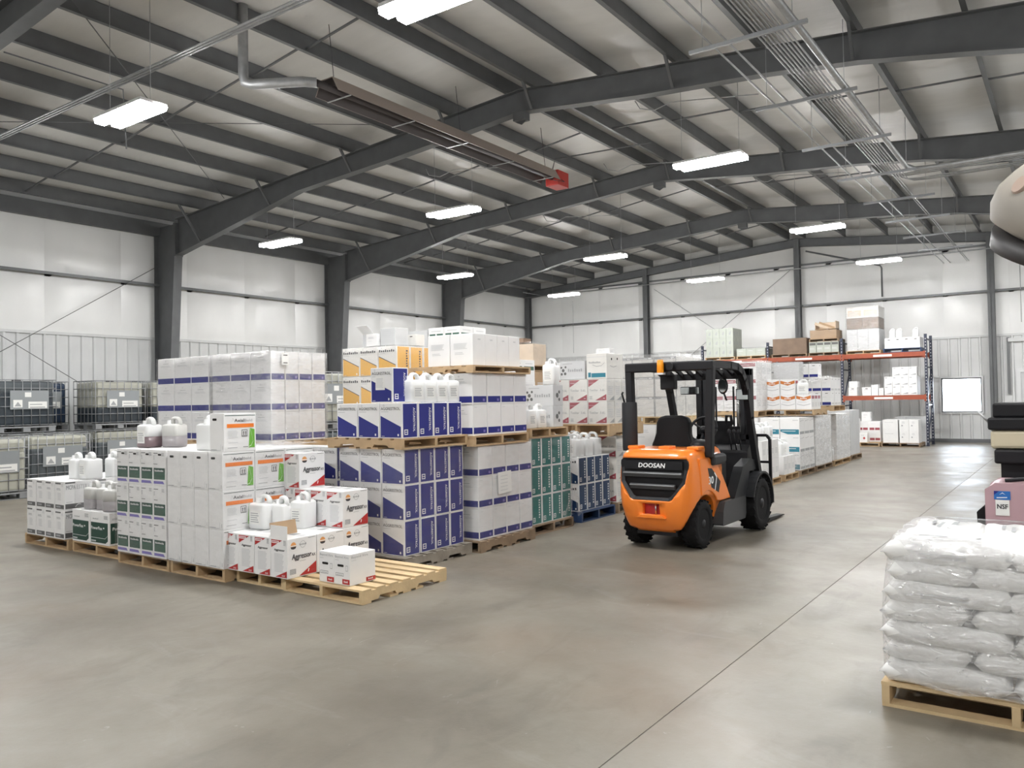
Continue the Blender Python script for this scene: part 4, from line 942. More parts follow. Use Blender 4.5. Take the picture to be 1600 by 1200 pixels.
# stacks along the aisle beyond the forklift
XA = 3.74
pallet(2.7, XA+.02, 14.5, 15.55, 0, 'wood', 'floor pallet by the aisle, first beyond the fork tips', 'x', fine=False)
PB = (.34, .24, .36); c_pl = plain(*PB)
stack(c_pl, PB, 'white jug carton', 'first pallet beyond the forks', XA, 14.5, .127, 2, 4, 2, full_top=True)
for i, (x, y) in enumerate(((3.58, 14.66), (3.32, 14.7), (3.56, 14.95), (3.3, 15.0), (3.58, 15.25))):
    put(jug, x, y, .852, 'white jug on the first pallet beyond the forks, number '+('one', 'two', 'three', 'four', 'five')[i]+' counted from the fork side', None, i*.4, 'jug')
pallet(2.7, XA+.02, 15.8, 16.72, 0, 'wood', 'floor pallet by the aisle, second beyond the fork tips', 'x', fine=False)
stack(c_pl, PB, 'white wrapped carton', 'second pallet beyond the forks', XA, 15.8, .127, 2, 3, 1, full_top=True)
for i, (x, y) in enumerate(((3.58, 15.95), (3.56, 16.3), (3.26, 16.0))):
    put(jug, x, y, .49, 'white jug on the second pallet beyond the forks, '+('front', 'rear', 'inner')[i], None, i*.5, 'jug')
pallet(2.7, XA+.02, 16.88, 17.95, 0, 'wood_old', 'floor pallet by the aisle, third beyond the fork tips', 'x', fine=False)
TB = (.40, .36, .36)
stack(c_tealband, TB, 'teal-banded white carton', 'third pallet beyond the forks', XA, 16.9, .127, 2, 3, 3)
film(2.92, XA, 16.9, 18.0, .13, .5, 'shiny film round the foot of the teal-banded cartons', 'film_thick', seed=33, top=False)
pallet(2.62, XA+.1, 17.66, 18.75, 1.235, 'wood', 'wooden pallet under the orange swoosh cartons', 'y')
stack(c_swoosh, OS, 'orange swoosh carton', 'raised pallet by the aisle', 3.78, 17.7, 1.362, 3, 3, 2, skip=((0, 0, 1), (0, 1, 1), (0, 2, 1)))
put(jug, 3.56, 17.85, 1.696, 'white jug standing beside the upper orange swoosh cartons', None, .3, 'jug')
stack(plain(.58, .30, .35, 'carton_grey'), (.58, .30, .35), 'wrapped grey carton', 'behind the orange swoosh cartons', 3.32, 18.5, 1.37, 1, 1, 3)
film(2.74, 3.32, 18.5, 18.8, 1.4, 2.425, 'dull film round the grey cartons behind the orange swoosh ones', 'film_thick', seed=34)
pallet(2.7, XA+.02, 18.1, 19.45, 0, 'wood_old', 'floor pallet by the aisle, fourth beyond the fork tips', 'x', fine=False)
CL = (.30, .33, .36); c_cl = plain(*CL, 'carton', True)
stack(c_cl, CL, 'white film-wrapped carton', 'fourth pallet beyond the forks', XA, 18.12, .127, 2, 4, 3)
film(2.83, XA, 18.12, 19.46, .13, 1.215, 'glaring film round the fourth pallet beyond the forks', 'film_thick', seed=35, off=.016)
pallet(2.7, XA+.02, 19.65, 21.2, 0, 'wood', 'floor pallet by the aisle, fifth beyond the fork tips', 'x', fine=False)
stack(c_cl, CL, 'white film-wrapped carton', 'fifth pallet beyond the forks', XA, 19.98, .127, 2, 4, 3)
film(2.83, XA, 19.98, 21.3, .13, 1.215, 'glaring film round the fifth pallet beyond the forks', 'film_thick', seed=36, off=.016)
put(jug_tall, 3.62, 19.80, .127, 'white jug standing alone on the fifth pallet beyond the forks', None, .3, 'jug')
pallet(2.65, 3.72, 21.55, 22.7, 0, 'wood_old', 'floor pallet by the aisle, farthest beyond the fork tips', 'x', fine=False)
stack(plain(.34, .36, .38, 'carton_grey'), (.34, .36, .38), 'dull grey carton', 'farthest aisle pallet before the rack', 3.68, 21.58, .127, 2, 3, 3)
pallet(2.75, 3.86, 19.28, 20.35, 1.295, 'wood', 'wooden pallet under the blue-footed cartons', 'x')
stack(c_bluelow, BL, 'blue-footed white carton', 'raised pallet before the rack', 3.80, 19.3, 1.423, 4, 3, 2)
for i in range(3): put(c_bluelow, 3.72-.31-i*.212, 19.5, 1.423+.652, 'blue-footed white carton in the topmost row of three, '+('aisle end', 'middle', 'inner end')[i])
put(jug_small, 3.36, 19.5, 2.402, 'white jug on the topmost blue-footed cartons', None, 0, 'jug') if False else None
b = MB(); vs = []; fs = []; rs = random.Random(9)
for j in range(5):
    for i in range(11): vs.append((2.78+.104*i, 19.27-.01*j, 2.10-.07*j*(1-i/11)+rs.uniform(-.01, .01)))
for j in range(4):
    for i in range(10): a = j*11+i; fs.append((a, a+1, a+12, a+11))
b.add(vs, fs, 'film_thick', True); tag(b.build('stretch_wrap'), 'loose film strip draped on the blue-footed cartons', 'plastic wrap')
# ------------------------------------------------------------------ pallet rack on the far wall
RY = 28.3; RD = 1.07
rk = empty('pallet_rack', (.83, RY, 0)); tag(rk, 'pallet rack with orange beams and dark blue posts on the far wall', 'rack')
for x in (-2.88, -.47, 2.0, 4.52):
    for y in (0, RD):
        b = MB(); X = x-.83; b.box(X-.04, X+.04, y-.035, y+.035, 0, 3.55, 'rack_blue'); 
        for k in range(33): b.box(X-.012, X+.012, y-.0365, y-.034, .12+k*.102, .15+k*.102, 'ink_pale')
        b.box(X-.07, X+.07, y-.06, y+.06, 0, .012, 'rack_blue'); b.build('post', rk)
    X = x-.83
    for z in (.15, 1.3, 2.5, 3.4):
        b = MB(); b.bar((X, .04, z), (X, RD-.04, z), .03, .04, 'rack_blue'); b.build('frame_strut', rk)
    for z0, z1 in ((.2, 1.25), (1.35, 2.45)):
        b = MB(); b.bar((X, .04, z0), (X, RD-.04, z1), .03, .03, 'rack_blue'); b.build('frame_brace', rk)
bays = ((-2.84, -.51), (-.43, 1.96), (2.04, 4.48))
for bi, (xa, xb) in enumerate(bays):
    for z in ((3.0,) if bi < 2 else (3.0, 1.62)):
        for y in (-.02, RD+.02):
            m = MB(); m.box(xa-.83, xb-.83, y-.025, y+.025, z-.145, z, 'rack_orange')
            for x in (xa-.83, xb-.83): m.box(x-.03, x+.03, y-.03, y+.03, z-.2, z+.02, 'rack_orange')
            o = m.build('beam', rk)
            if y < 0:
                l = MB(); xm = (xa+xb)/2-.83; l.box(xm-.28, xm+.28, y-.028, y-.0255, z-.115, z-.05, 'paper'); l.build('capacity_label', o)
        for k in range(3):
            m = MB(); x = xa-.83+(xb-xa)*(.2+.3*k); m.box(x-.03, x+.03, .01, RD-.01, z-.04, z-.002, 'galv_dull'); m.build('shelf_bar', rk)
def rp(x0, x1, z, label, mt='wood', h=.11): return pallet(x0, x1, 28.30, 29.35, z, mt, label, 'y', h=h, fine=False)
Z1 = 3.004; Z2 = 1.624
rp(-2.78, -1.66, Z1, 'pallet under the sage cartons on the top rack beam')
SG = (.25, .30, .345)
c_sage = carton(kind='sage_carton', *SG, front=[('p', [(.35, .35), (.62, .28), (.72, .52), (.66, .72), (.45, .55)], 'ink_grey'), ('lines', .15, .08, .7, .16, 2, 'ink_grey'), ('lines', .15, .85, .6, .9, 1, 'ink_grey')], side=[('lines', .2, .3, .7, .7, 4, 'ink_grey')], base='carton_sage')
stack(c_sage, SG, 'sage grey carton', 'top rack level, end by the corner', -1.72, 28.32, Z1+.112, 4, 3, 3)
rp(-1.60, -.55, Z1, 'pallet under the low grey cartons on the top rack beam')
LG = (.34, .32, .26); stack(plain(*LG, 'carton_sage', True), LG, 'low grey carton', 'top rack level beside the sage stack', -.56, 28.32, Z1+.112, 3, 3, 1)
rp(-.34, .86, Z1, 'pallet under the large brown box on the top rack beam', 'wood_old')
put(plain(1.15, .95, .54, 'kraft_dark', False), .27, 28.82, Z1+.112, 'large dark brown box, middle of the top rack level')
rp(.92, 1.92, Z1, 'pallet under the black-label cartons on the top rack beam', 'wood_old')
KL = (.235, .30, .36)
c_kl = carton(kind='black_label_carton', *KL, front=[('r', .08, .70, .92, .92, 'line_dark'), ('lines', .1, .3, .8, .5, 3, 'ink_pale')], side=[('r', 0, 0, 1, 1, 'line_dark')], base='carton_sage')
stack(c_kl, KL, 'black-label pale carton', 'top rack level right of the brown box' if False else 'top rack level under the open crate', 1.90, 28.32, Z1+.112, 4, 3, 1)
pallet(.94, 1.90, 28.32, 29.25, Z1+.475, 'wood_old', 'dark pallet between the black-label cartons and brown wrapped box', 'y', h=.1, fine=False)
put(plain(.86, .8, .30, 'kraft', False), 1.40, 28.76, Z1+.578, 'brown film-wrapped box under the open crate')
film(.97, 1.83, 28.36, 29.16, Z1+.60, Z1+.885, 'shiny film round the brown box under the open crate', 'film', seed=41)
ok_ = MB(); ok_.box(-.34, .34, -.25, .25, 0, .02, 'kraft')
for x0, x1, y0, y1, hh in ((-.34, -.32, -.25, .25, .2), (.32, .34, -.25, .25, .27), (-.34, .34, .23, .25, .27)): ok_.box(x0, x1, y0, y1, 0, hh, 'kraft_pale')
ok_.bar((-.34, -.24, .22), (.1, -.24, .02), .02, .09, 'kraft_pale'); ok_.bar((-.2, -.22, .24), (.3, -.24, .03), .02, .07, 'kraft'); ok_.box(.12, .32, -.23, .2, .02, .22, 'kraft_pale')
co = ok_.build('open_crate', loc=(1.44, 28.75, Z1+.905)); tag(co, 'open brown crate with loose boards on top of the rack load', 'crate')
rp(2.14, 3.20, Z1, 'pallet under the tallest load on the rack')
TG = (.325, .31, .235)
stack(plain(*TG, 'carton_grey', True), TG, 'dull grey carton', 'tallest rack load, lower part', 3.16, 28.32, Z1+.112, 3, 3, 3)
TB2 = (.49, .45, .36)
stack(plain(*TB2, 'kraft_dark', False), TB2, 'grey-brown carton', 'tallest rack load, upper part', 3.16, 28.32, Z1+.83, 2, 2, 1)
c_topc = carton(.49, .45, .36, front=[('r', .08, .15, .92, .7, 'kraft_pale'), ('lines', .15, .2, .8, .6, 3, 'ink_pale')], base='carton_warm')
stack(c_topc, TB2, 'cream carton with tan front', 'crowning the tallest rack load', 3.16, 28.32, Z1+1.195, 2, 2, 1)
film(2.16, 3.16, 28.32, 29.25, Z1+.15, Z1+1.56, 'film round the tallest rack load', 'film_thick', seed=42)
rp(3.28, 4.40, Z1, 'dark pallet under the white hand-hole cartons on the rack', 'wood_blue', .13)
HH = (.255, .32, .34); c_hh = plain(*HH, 'carton', True, True)
stack(c_hh, HH, 'white hand-hole carton', 'top rack level by the window end', 4.36, 28.32, Z1+.132, 4, 2, 1)
jug_rk = make_jug('jug', .17, .17, .30)
for i, x in enumerate((3.53, 3.74, 4.22)): put(jug_rk, x, 28.5, Z1+.475, 'white jug on the hand-hole cartons atop the rack, '+('first', 'second', 'third')[i]+' towards the window', None, 0, 'jug')
# middle level
SB = (.27, .28, .28); c_sb = plain(*SB, 'carton', True, True)
rp(2.12, 2.56, Z2, 'narrow pallet under two small cartons on the middle rack level') if False else None
put(c_sb, 2.30, 28.5, Z2, 'small white carton, lower of two at the post, middle rack level')
put(plain(.27, .28, .2), 2.32, 28.5, Z2+.283, 'small white carton, upper of two at the post, middle rack level')
put(c_sb, 2.73, 28.5, Z2, 'small white carton, first of three on the middle rack level')
put(plain(.2, .28, .35), 2.98, 28.5, Z2, 'small white carton, tallest of three on the middle rack level')
put(plain(.15, .24, .24), 3.17, 28.5, Z2, 'small white carton, last of three on the middle rack level')
c_diag = carton(.235, .32, .30, kind='grey_slash_carton', front=[('p', [(.1, .12), (.9, .30), (.9, .12)], 'ink_grey'), ('r', .1, .82, .4, .9, 'ink_grey'), ('arc', [(.3, .4), (.5, .55), (.7, .45)], .03, 'ink_pale')])
stack(c_diag, (.235, .32, .30), 'white carton with grey slash', 'middle rack level', 4.24, 28.32, Z2, 4, 2, 2)
stack(c_diag, (.235, .32, .30), 'white carton with grey slash', 'middle rack level crown', 4.24, 28.34, Z2+.603, 3, 1, 1)
# floor under the rack
pallet(2.08, 3.24, 27.55, 28.6, 0, 'wood', 'wooden pallet on the floor in front of the rack, by the post', 'y', fine=False)
c_sd = carton(.24, .26, .30, front=[('p', [(.6, .3), (.78, .45), (.6, .6), (.45, .45)], 'red'), ('lines', .2, .75, .6, .82, 1, 'ink_grey')])
put(c_sd, 2.24, 27.72, .127, 'white carton with red diamond on the floor pallet before the rack, outer')
put(c_sd, 2.75, 27.72, .127, 'white carton with red diamond on the floor pallet before the rack, inner')
put(plain(.25, .26, .36), 2.49, 27.72, .127, 'white carton between the two red diamond cartons')
put(carton(.25, .26, .40, front=[('r', .1, .1, .9, .28, 'line_dark'), ('lines', .3, .6, .7, .64, 1, 'ink_grey')]), 2.49, 27.73, .489, 'upright white carton with black band before the rack')
RF = (.36, .34, .33); c_rf = carton(kind='red_footer_carton', *RF, front=[('r', .1, .15, .5, .38, 'red_pale'), ('r', .56, .15, .95, .38, 'red_pale'), ('lines', .2, .75, .6, .8, 1, 'ink_pale')])
stack(c_rf, RF, 'white carton with red footer', 'floor pallet before the rack', 3.18, 28.05, .127, 2, 1, 2)
put(plain(.26, .28, .30), 2.75, 28.2, .127+.664, 'square white carton on the red footer cartons')
pallet(3.28, 4.40, 27.55, 28.6, 0, 'wood_old', 'wooden pallet on the floor in front of the rack, by the window', 'y', fine=False)
TW = (.44, .40, .36); stack(carton(*TW, front=[('lines', .15, .78, .7, .82, 1, 'ink_grey')]), TW, 'wide white carton', 'floor pallet before the rack, window side', 3.77, 27.6, .127, 1, 2, 2)
TJ = (.27, .30, .36); stack(carton(*TJ, front=[('o', .3, .5, .06, 'ink_grey'), ('lines', .3, .7, .6, .9, 2, 'ink_pale')]), TJ, 'white jug carton', 'window end before the rack', 4.36, 27.6, .127, 2, 2, 2, full_top=True)
BK = (.30, .30, .31); stack(plain(*BK, 'carton_grey', True), BK, 'grey-white carton', 'under the rack against the wall', 4.42, 28.85, .0, 3, 1, 3)

# ------------------------------------------------------------------ liquid totes
def make_tote(mt_low, mt_top, level):
    r = empty('bulk_tote')
    b = MB(); b.box(-.48, .48, -.56, .56, .145, .145+.93*level, mt_low); b.build('liquid_bottle', r, bevel=.06, seg=3)
    b = MB(); b.box(-.475, .475, -.555, .555, .145+.93*level-.06, 1.10, mt_top); b.build('bottle_top', r, bevel=.06, seg=3)
    b = MB(); b.lathe([(.09, 1.10), (.09, 1.135), (.08, 1.14)], 'ink', 16); b.build('lid', r)
    b = MB(); X, Y = .5, .6
    for z in (.16, .36, .56, .76, .95, 1.13):
        b.tube([(-X, -Y, z), (X, -Y, z), (X, Y, z), (-X, Y, z), (-X, -Y, z)], .009, 'galv_dull', 6)
    n = 7
    for i in range(n+1):
        y = -Y+2*Y*i/n
        for x in (-X, X): b.tube([(x, y, .13), (x, y, 1.13)], .009, 'galv_dull', 6)
    for i in range(1, 6):
        x = -X+2*X*i/6
        for y in (-Y, Y): b.tube([(x, y, .13), (x, y, 1.13)], .009, 'galv_dull', 6)
    b.build('cage', r)
    b = MB(); b.box(-.5, .5, -.6, .6, .10, .13, 'galv_dull')
    for x in (-.42, 0, .42):
        for y in (-.52, 0, .52): b.box(x-.07, x+.07, y-.07, y+.07, .012, .10, 'galv_dull')
        b.box(x-.05, x+.05, -.6, .6, 0, .012, 'galv_dull')
    b.build('base', r)
    l = MB(); l.box(.511, .516, -.34, .44, .50, .90, 'label_grey'); o = l.build('label_plate', r)
    q = MB(); q.box(.517, .5185, -.28, -.10, .54, .70, 'paper'); q.box(.517, .5185, .02, .40, .52, .66, 'paper'); q.box(.517, .5185, -.05, .08, .76, .86, 'paper'); q.add([(.519, -.26, .56), (.519, -.12, .56), (.519, -.19, .66)], [(0, 1, 2)], 'ink_grey'); q.box(.519, .5192, .05, .36, .53, .55, 'ink_grey'); q.box(.519, .5192, .05, .3, .59, .61, 'ink_grey'); q.build('sticker', o)
    return r
tA = make_tote('tote_dark', 'tote_mid', .80); tB = make_tote('tote_dark', 'tote_pale', .42); tM = make_tote('tote_mid', 'tote_pale', .8); tP = make_tote('tote_pale', 'tote_pale', .8); tD = make_tote('tote_blue', 'tote_blue', .9)
def tote(p, x, y, z, label):
    o = p if 'label' not in p else copy_tree(p)
    o.location = (x, y, z); tag(o, label, 'bulk tote', 'caged liquid totes by the long wall')
tote(tP, -8.1, 6.45, 0, 'caged tote of pale liquid, nearest on the floor')
tote(tM, -10.5, 7.5, 0, 'caged tote of grey liquid on the floor under the dark tote')
tote(tM, -10.5, 8.75, 0, 'caged tote of grey liquid on the floor, second under the dark tote')
tote(tM, -10.5, 10.15, 0, 'caged tote of grey liquid on the floor under the half full tote')
tote(tM, -10.5, 11.45, 0, 'caged tote of grey liquid on the floor behind the black-banded cartons')
tote(tA, -10.5, 8.08, 1.16, 'caged tote of dark liquid stacked on top, nearest the picture edge')
tote(tB, -10.5, 10.15, 1.16, 'caged tote stacked on top, half dark and half pale')
tote(tD, -11.65, 8.9, 1.16, 'caged dark blue tote stacked behind, between the two upper totes')
tote(tM, -11.65, 8.9, 0, 'caged tote on the floor by the wall under the dark blue tote')
tote(tB, -10.5, 11.5, 1.16, 'caged tote stacked on top, next to the striped cartons')
tote(tM, -9.0, 8.05, 0, 'caged tote of grey liquid on the floor, one row nearer than the dark tote')
tote(tP, -4.1, 11.0, 1.16, 'caged pale tote stacked beyond the wrapped stacks')
tote(tA, -4.1, 11.0, 0, 'caged dark tote on the floor beyond the wrapped stacks')

# ------------------------------------------------------------------ bag pallet close to the camera
pallet(7.56, 8.78, 4.66, 5.72, 0, 'wood_new', 'pale wooden pallet under the white bags', 'y', h=.13)
def make_bag(L, Wd, T):
    n, m = 16, 12; vs = []; fs = []
    def th(u, v): return max(0, (1-abs(u)**7)*(1-abs(v)**7))**.36
    for s in (1, -1):
        for j in range(m+1):
            for i in range(n+1):
                u, v = 2*i/n-1, 2*j/m-1
                e = th(u, v); wob = .008*math.sin(5*u+2*v)+.006*math.sin(9*v-3*u)
                sx = 1-.05*(1-abs(v))*abs(u)**3
                vs.append((u*L/2*sx, v*Wd/2*(1-.05*(1-abs(u))), T/2+s*T/2*e+(wob*e if s > 0 else 0)))
    N = (n+1)*(m+1)
    for s in (0, 1):
        for j in range(m):
            for i in range(n):
                a = s*N+j*(n+1)+i; f = (a, a+1, a+n+2, a+n+1); fs.append(f if s == 0 else f[::-1])
    b = MB(); b.add(vs, fs, 'bag', True); o = b.build('bag', recalc=True)
    p = MB(); z = T+.004
    for k, (x0, x1, y0, y1) in enumerate(((-.16, .14, .02, .05), (-.12, .10, -.04, -.02), (-.16, -.02, -.09, -.07))):
        p.add([(x0, y0, z), (x1, y0, z+.003), (x1, y1, z+.003), (x0, y1, z)], [(0, 1, 2, 3)], 'ink_grey')
    for k in range(2):
        y = -Wd/2*.985; p.add([(-.12, y, T*.35+.018*k), (.10, y, T*.35+.018*k), (.10, y, T*.35+.018*k+.010), (-.12, y, T*.35+.018*k+.010)], [(0, 1, 2, 3)], 'ink_pale')
    p.build('printing', o); return o
bgA = make_bag(.615, .415, .118)
first = True; rs = random.Random(3)
rown = ('bottom', 'second', 'third', 'fourth', 'fifth', 'sixth', 'top')
for k in range(7):
    ins = .0 if k < 4 else .02+.018*(k-3)
    spots = []
    if k % 2 == 0:
        spots = [(7.86, 4.86, 0), (8.47, 4.86, 0), (7.77, 5.36, 1), (8.18, 5.36, 1), (8.58, 5.36, 1)]
    else:
        spots = [(7.77, 4.97, 1), (8.18, 4.97, 1), (8.58, 4.97, 1), (7.86, 5.50, 0), (8.47, 5.50, 0)]
    for i, (x, y, r_) in enumerate(spots):
        o = bgA if first else copy_tree(bgA); first = False
        cx, cy = 8.17, 5.18
        o.location = (cx+(x-cx)*(1-ins)+rs.uniform(-.012, .012), cy+(y-cy)*(1-ins)+rs.uniform(-.012, .012), .131+k*.1055)
        o.rotation_euler = (rs.uniform(-.02, .02), rs.uniform(-.02, .02), (PI/2 if r_ else 0)+rs.uniform(-.05, .05)+(PI if rs.random() < .5 else 0))
        tag(o, 'plump white bag, %s layer of the bag pallet, %s' % (rown[k], ('front outer', 'front inner', 'rear outer', 'rear middle', 'rear inner')[i] if k % 2 == 0 else ('front outer', 'front middle', 'front inner', 'rear outer', 'rear inner')[i]), 'bag', 'white bags on the near pallet')
fo = film(7.56, 8.79, 4.65, 5.72, .14, .885, 'clear glossy film round the white bags', 'film_bag', seed=51, off=.006, amp=.022)
for v in fo.data.vertices:
    t = max(0, (v.co.z-.5)/.40); k = 1-.10*t**1.8
    rx, ry = (v.co.x-8.175)/.62, (v.co.y-5.185)/.54
    c = max(0, abs(rx*ry)-.72)
    v.co.x = 8.175+(v.co.x-8.175)*k*(1-.22*c); v.co.y = 5.185+(v.co.y-5.185)*k*(1-.22*c)
    v.co.z += .012*math.sin(9*v.co.x)*(v.co.z > .9)
# ------------------------------------------------------------------ forklift
fk = empty('forklift', (4.63, 9.0, 0)); tag(fk, 'orange forklift with black cage and mast, parked in the aisle facing away', 'forklift')
def lerp_tab(tab, z):
    for (a, *p), (b, *q) in zip(tab[:-1], tab[1:]):
        if a <= z <= b:
            t = (z-a)/(b-a) if b > a else 0
            return [u+(v-u)*t for u, v in zip(p, q)]
    return list(tab[-1][1:])
# z: half width, rear y, front y
CW = [(.20, .33, -.86, -.05), (.24, .37, -.92, -.05), (.34, .40, -.965, -.05), (.48, .432, -.995, -.05), (.60, .445, -1.0, -.05), (.82, .45, -.985, -.05), (.96, .445, -.955, -.05), (1.03, .435, -.93, -.05), (1.07, .415, -.90, -.05), (1.095, .38, -.86, -.06)]
b = MB(); vs = []; fs = []; N = 44
zs = [.20, .22, .25, .30, .36, .42, .48, .54, .60, .68, .76, .84, .90, .96, 1.0, 1.03, 1.055, 1.075, 1.09, 1.095]
for z in zs:
    hw, yr, yf = lerp_tab(CW, z)
    pts = []; k = N-1
    for i in range(N):
        t = i/k; a = PI*t       # from right front round the rear to left front
        c, s = math.cos(a), math.sin(a); e = .27
        x = hw*math.copysign(abs(c)**e, c); y = yf+(yr-yf)*abs(s)**e if s > 1e-6 else yf
        pts.append((x, y, z))
    vs += pts
for r in range(len(zs)-1):
    for i in range(N-1): a = r*N+i; fs.append((a, a+N, a+N+1, a+1))
    fs.append((r*N+N-1, (r+1)*N+N-1, (r+1)*N, r*N))
fs.append(tuple(range(N))); fs.append(tuple((len(zs)-1)*N+i for i in range(N))[::-1])
b.add(vs, fs, 'fl_orange', True)
cw = b.build('counterweight', fk, recalc=True)
def cut(target, cutters):
    for c in cutters:
        md = target.modifiers.new('cut', 'BOOLEAN'); md.operation = 'DIFFERENCE'; md.object = c; md.solver = 'EXACT'
    bpy.context.view_layer.update()
    dg = bpy.context.evaluated_depsgraph_get()
    me = bpy.data.meshes.new_from_object(target.evaluated_get(dg))
    target.modifiers.clear(); old = target.data; target.data = me
    for c in cutters: bpy.data.objects.remove(c)
def cyl_x(x0, x1, y, z, r, mt):
    c = MB(); c.lathe([(r, x0), (r, x1)], mt, 40, Matrix.Translation((0, y, z)) @ Matrix.Rotation(PI/2, 4, 'Y'), False); o = c.build('cutter', recalc=True); o.parent = fk; return o
HEX = [(-.372, 1.0), (.372, 1.0), (.398, .975), (.402, .94), (.374, .745), (.245, .575), (.210, .558), (-.210, .558), (-.245, .575), (-.374, .745), (-.402, .94), (-.398, .975)]
def rear_y(x, z):
    hw, yr, yf = lerp_tab(CW, z); c = min(1, abs(x)/hw)**(1/.27); return yf+(yr-yf)*max(0, 1-c*c)**.135
c1 = cyl_x(.22, .7, -.55, .25, .34, 'fl_black'); c2 = cyl_x(-.7, -.22, -.55, .25, .34, 'fl_black')
c3 = MB(); c3.box(-.10, .10, -1.2, -.90, .40, .52, 'fl_black'); c3 = c3.build('cutter', fk)
c4 = MB(); c4.prism([(x*1.015, .78+(z-.78)*1.02) for x, z in HEX], 1, -1.2, -.88, 'fl_black'); c4 = c4.build('cutter', fk, recalc=True)
bpy.context.view_layer.update()
cut(cw, [c1, c2, c3, c4])
md = cw.modifiers.new('edge', 'EDGE_SPLIT') if False else None
# grille in the recess
b = MB()
b.prism(HEX, 1, -.90, -.878, 'fl_black')
n = len(HEX); cx, cz = 0, .80; inn = [((x-cx)*.90+cx, (z-cz)*.88+cz) for x, z in HEX]
vs = [(x, rear_y(x, z)+.003, z) for x, z in HEX]+[(x, rear_y(x, z)+.04, z) for x, z in inn]
b.add(vs, [(i, (i+1) % n, n+(i+1) % n, n+i) for i in range(n)], 'fl_dark')
gr = b.build('grille', fk, recalc=True)
for z, w in ((.835, .345), (.705, .265)):
    b = MB(); b.prism([(-.95, z+.025), (-.965, z+.012), (-.955, z-.03), (-.93, z-.035), (-.925, z+.02)], 0, -w, w, 'fl_grey'); b.tube([(-w, -.962, z+.008), (w, -.962, z+.008)], .008, 'galv_dull', 6); b.build('grille_bar', gr)
b = MB(); b.box(-.345, .345, -.93, -.90, .885, .98, 'fl_black'); b.build('badge_plate', gr)
b = MB(); place_text(b, 'DOOSAN', 'white_ink', lambda u, v: (u, -.932, v), -.17, .905, .31, .052, 0, .03, .15); b.build('lettering', gr)
b = MB(); b.box(-.10, .10, -.93, -.905, .40, .52, 'red'); b.build('hitch_recess', fk)
b = MB(); b.tube([(.035, -.945, .39), (.035, -.945, .53)], .012, 'chrome', 10); b.tube([(.035, -.945, .53), (.02, -.955, .56)], .006, 'chrome', 6); b.build('hitch_pin', fk)
b = MB(); b.prism([(-.17, .365), (.17, .365), (.13, .395), (-.13, .395)], 1, -1.005, -.9, 'fl_orange'); b.build('hitch_lip', fk)
for x in (-.36, .02, .36):
    b = MB(); b.box(x-.07, x+.07, -.68, -.50, 1.085, 1.125, 'fl_orange'); b.build('guard_foot', fk, bevel=.012)
# orange side panels with the dark number decal
SP = [(-.72, 1.0), (-.42, .985), (-.22, .91), (-.04, .77), (.10, .61), (.20, .48), (-.10, .48)]
for t in range(9): a = math.radians(38+t*10); SP.append((-.50+.36*math.cos(a)-.0, .27+.36*math.sin(a)))
for s in (-1, 1):
    b = MB(); b.prism(SP, 0, min(s*.40, s*.456), max(s*.40, s*.456), 'fl_orange'); o = b.build('side_panel', fk, bevel=.012, recalc=True)
    d = MB(); X = s*.4575
    q = [(-.50, .88), (-.38, .87), (-.12, .70), (-.18, .58), (-.40, .66)]
    d.add([(X, y, z) for y, z in (q if s > 0 else q[::-1])], [(0, 1, 2, 3, 4)], 'fl_dark')
    X = s*.4585
    d.add([(X, -.30, .825), (X, -.225, .765), (X, -.285, .615), (X, -.305, .62), (X, -.25, .76), (X, -.31, .81)], [(0, 1, 4, 5), (1, 2, 3, 4)], 'white_ink')
    if s > 0: place_text(d, '30', 'white_ink', lambda u, v: (X, u, v), -.475, .70, .14, .085, 0, .03)
    d.build('number_decal', o)
# rear wheels and front wheels
def tyre(name, x, y, r, w, rim):
    o = empty(name, (x, y, r)); o.parent = fk
    T = Matrix.Rotation(PI/2, 4, 'Y'); b = MB()
    b.lathe([(r*.60, -w*.44), (r*.66, -w/2), (r*.88, -w/2), (r*.965, -w*.40), (r*.965, w*.40), (r*.88, w/2), (r*.66, w/2), (r*.60, w*.44)], 'rubber', 36, T)
    n = 20
    for i in range(n):
        for s in (-1, 1):
            a = 2*PI*(i+(.5 if s > 0 else 0))/n
            Tm = Matrix.Rotation(a, 4, 'X') @ Matrix.Translation((s*w*.27, 0, r*.975)) @ Matrix.Rotation(s*.35, 4, 'Z')
            b.box(-w*.24, w*.24, -r*.075, r*.075, -r*.04, r*.006, 'rubber', Tm)
    b.build('tyre', o)
    b = MB(); sg = 1 if x > 0 else -1
    b.lathe([(r*.61, -w*.40), (r*.61, w*.40)], rim, 28, T)
    Th = Matrix.Rotation(PI/2*sg, 4, 'Y')
    b.lathe([(r*.60, w*.30), (r*.42, w*.42), (r*.34, w*.20), (r*.20, w*.20), (r*.18, w*.46), (r*.05, w*.5)], rim, 28, Th)
    for i in range(6):
        a = 2*PI*i/6; b.lathe([(.014, w*.2), (.014, w*.28)], 'galv_dull', 6, Th @ Matrix.Translation((r*.28*math.cos(a), r*.28*math.sin(a), 0)))
    b.build('rim', o); return o
tyre('rear_wheel', .345, -.55, .27, .17, 'fl_dark'); tyre('rear_wheel', -.345, -.55, .27, .17, 'fl_dark')
tyre('front_wheel', .475, .97, .335, .22, 'fl_dark'); tyre('front_wheel', -.475, .97, .335, .22, 'fl_dark')
b = MB(); b.box(-.26, .26, -.60, -.50, .18, .34, 'fl_black'); b.box(-.24, .24, -.85, 1.0, .16, .22, 'fl_black'); b.build('rear_axle', fk)
b = MB(); b.box(-.4, .4, .9, 1.04, .24, .44, 'fl_black'); b.build('front_axle', fk)
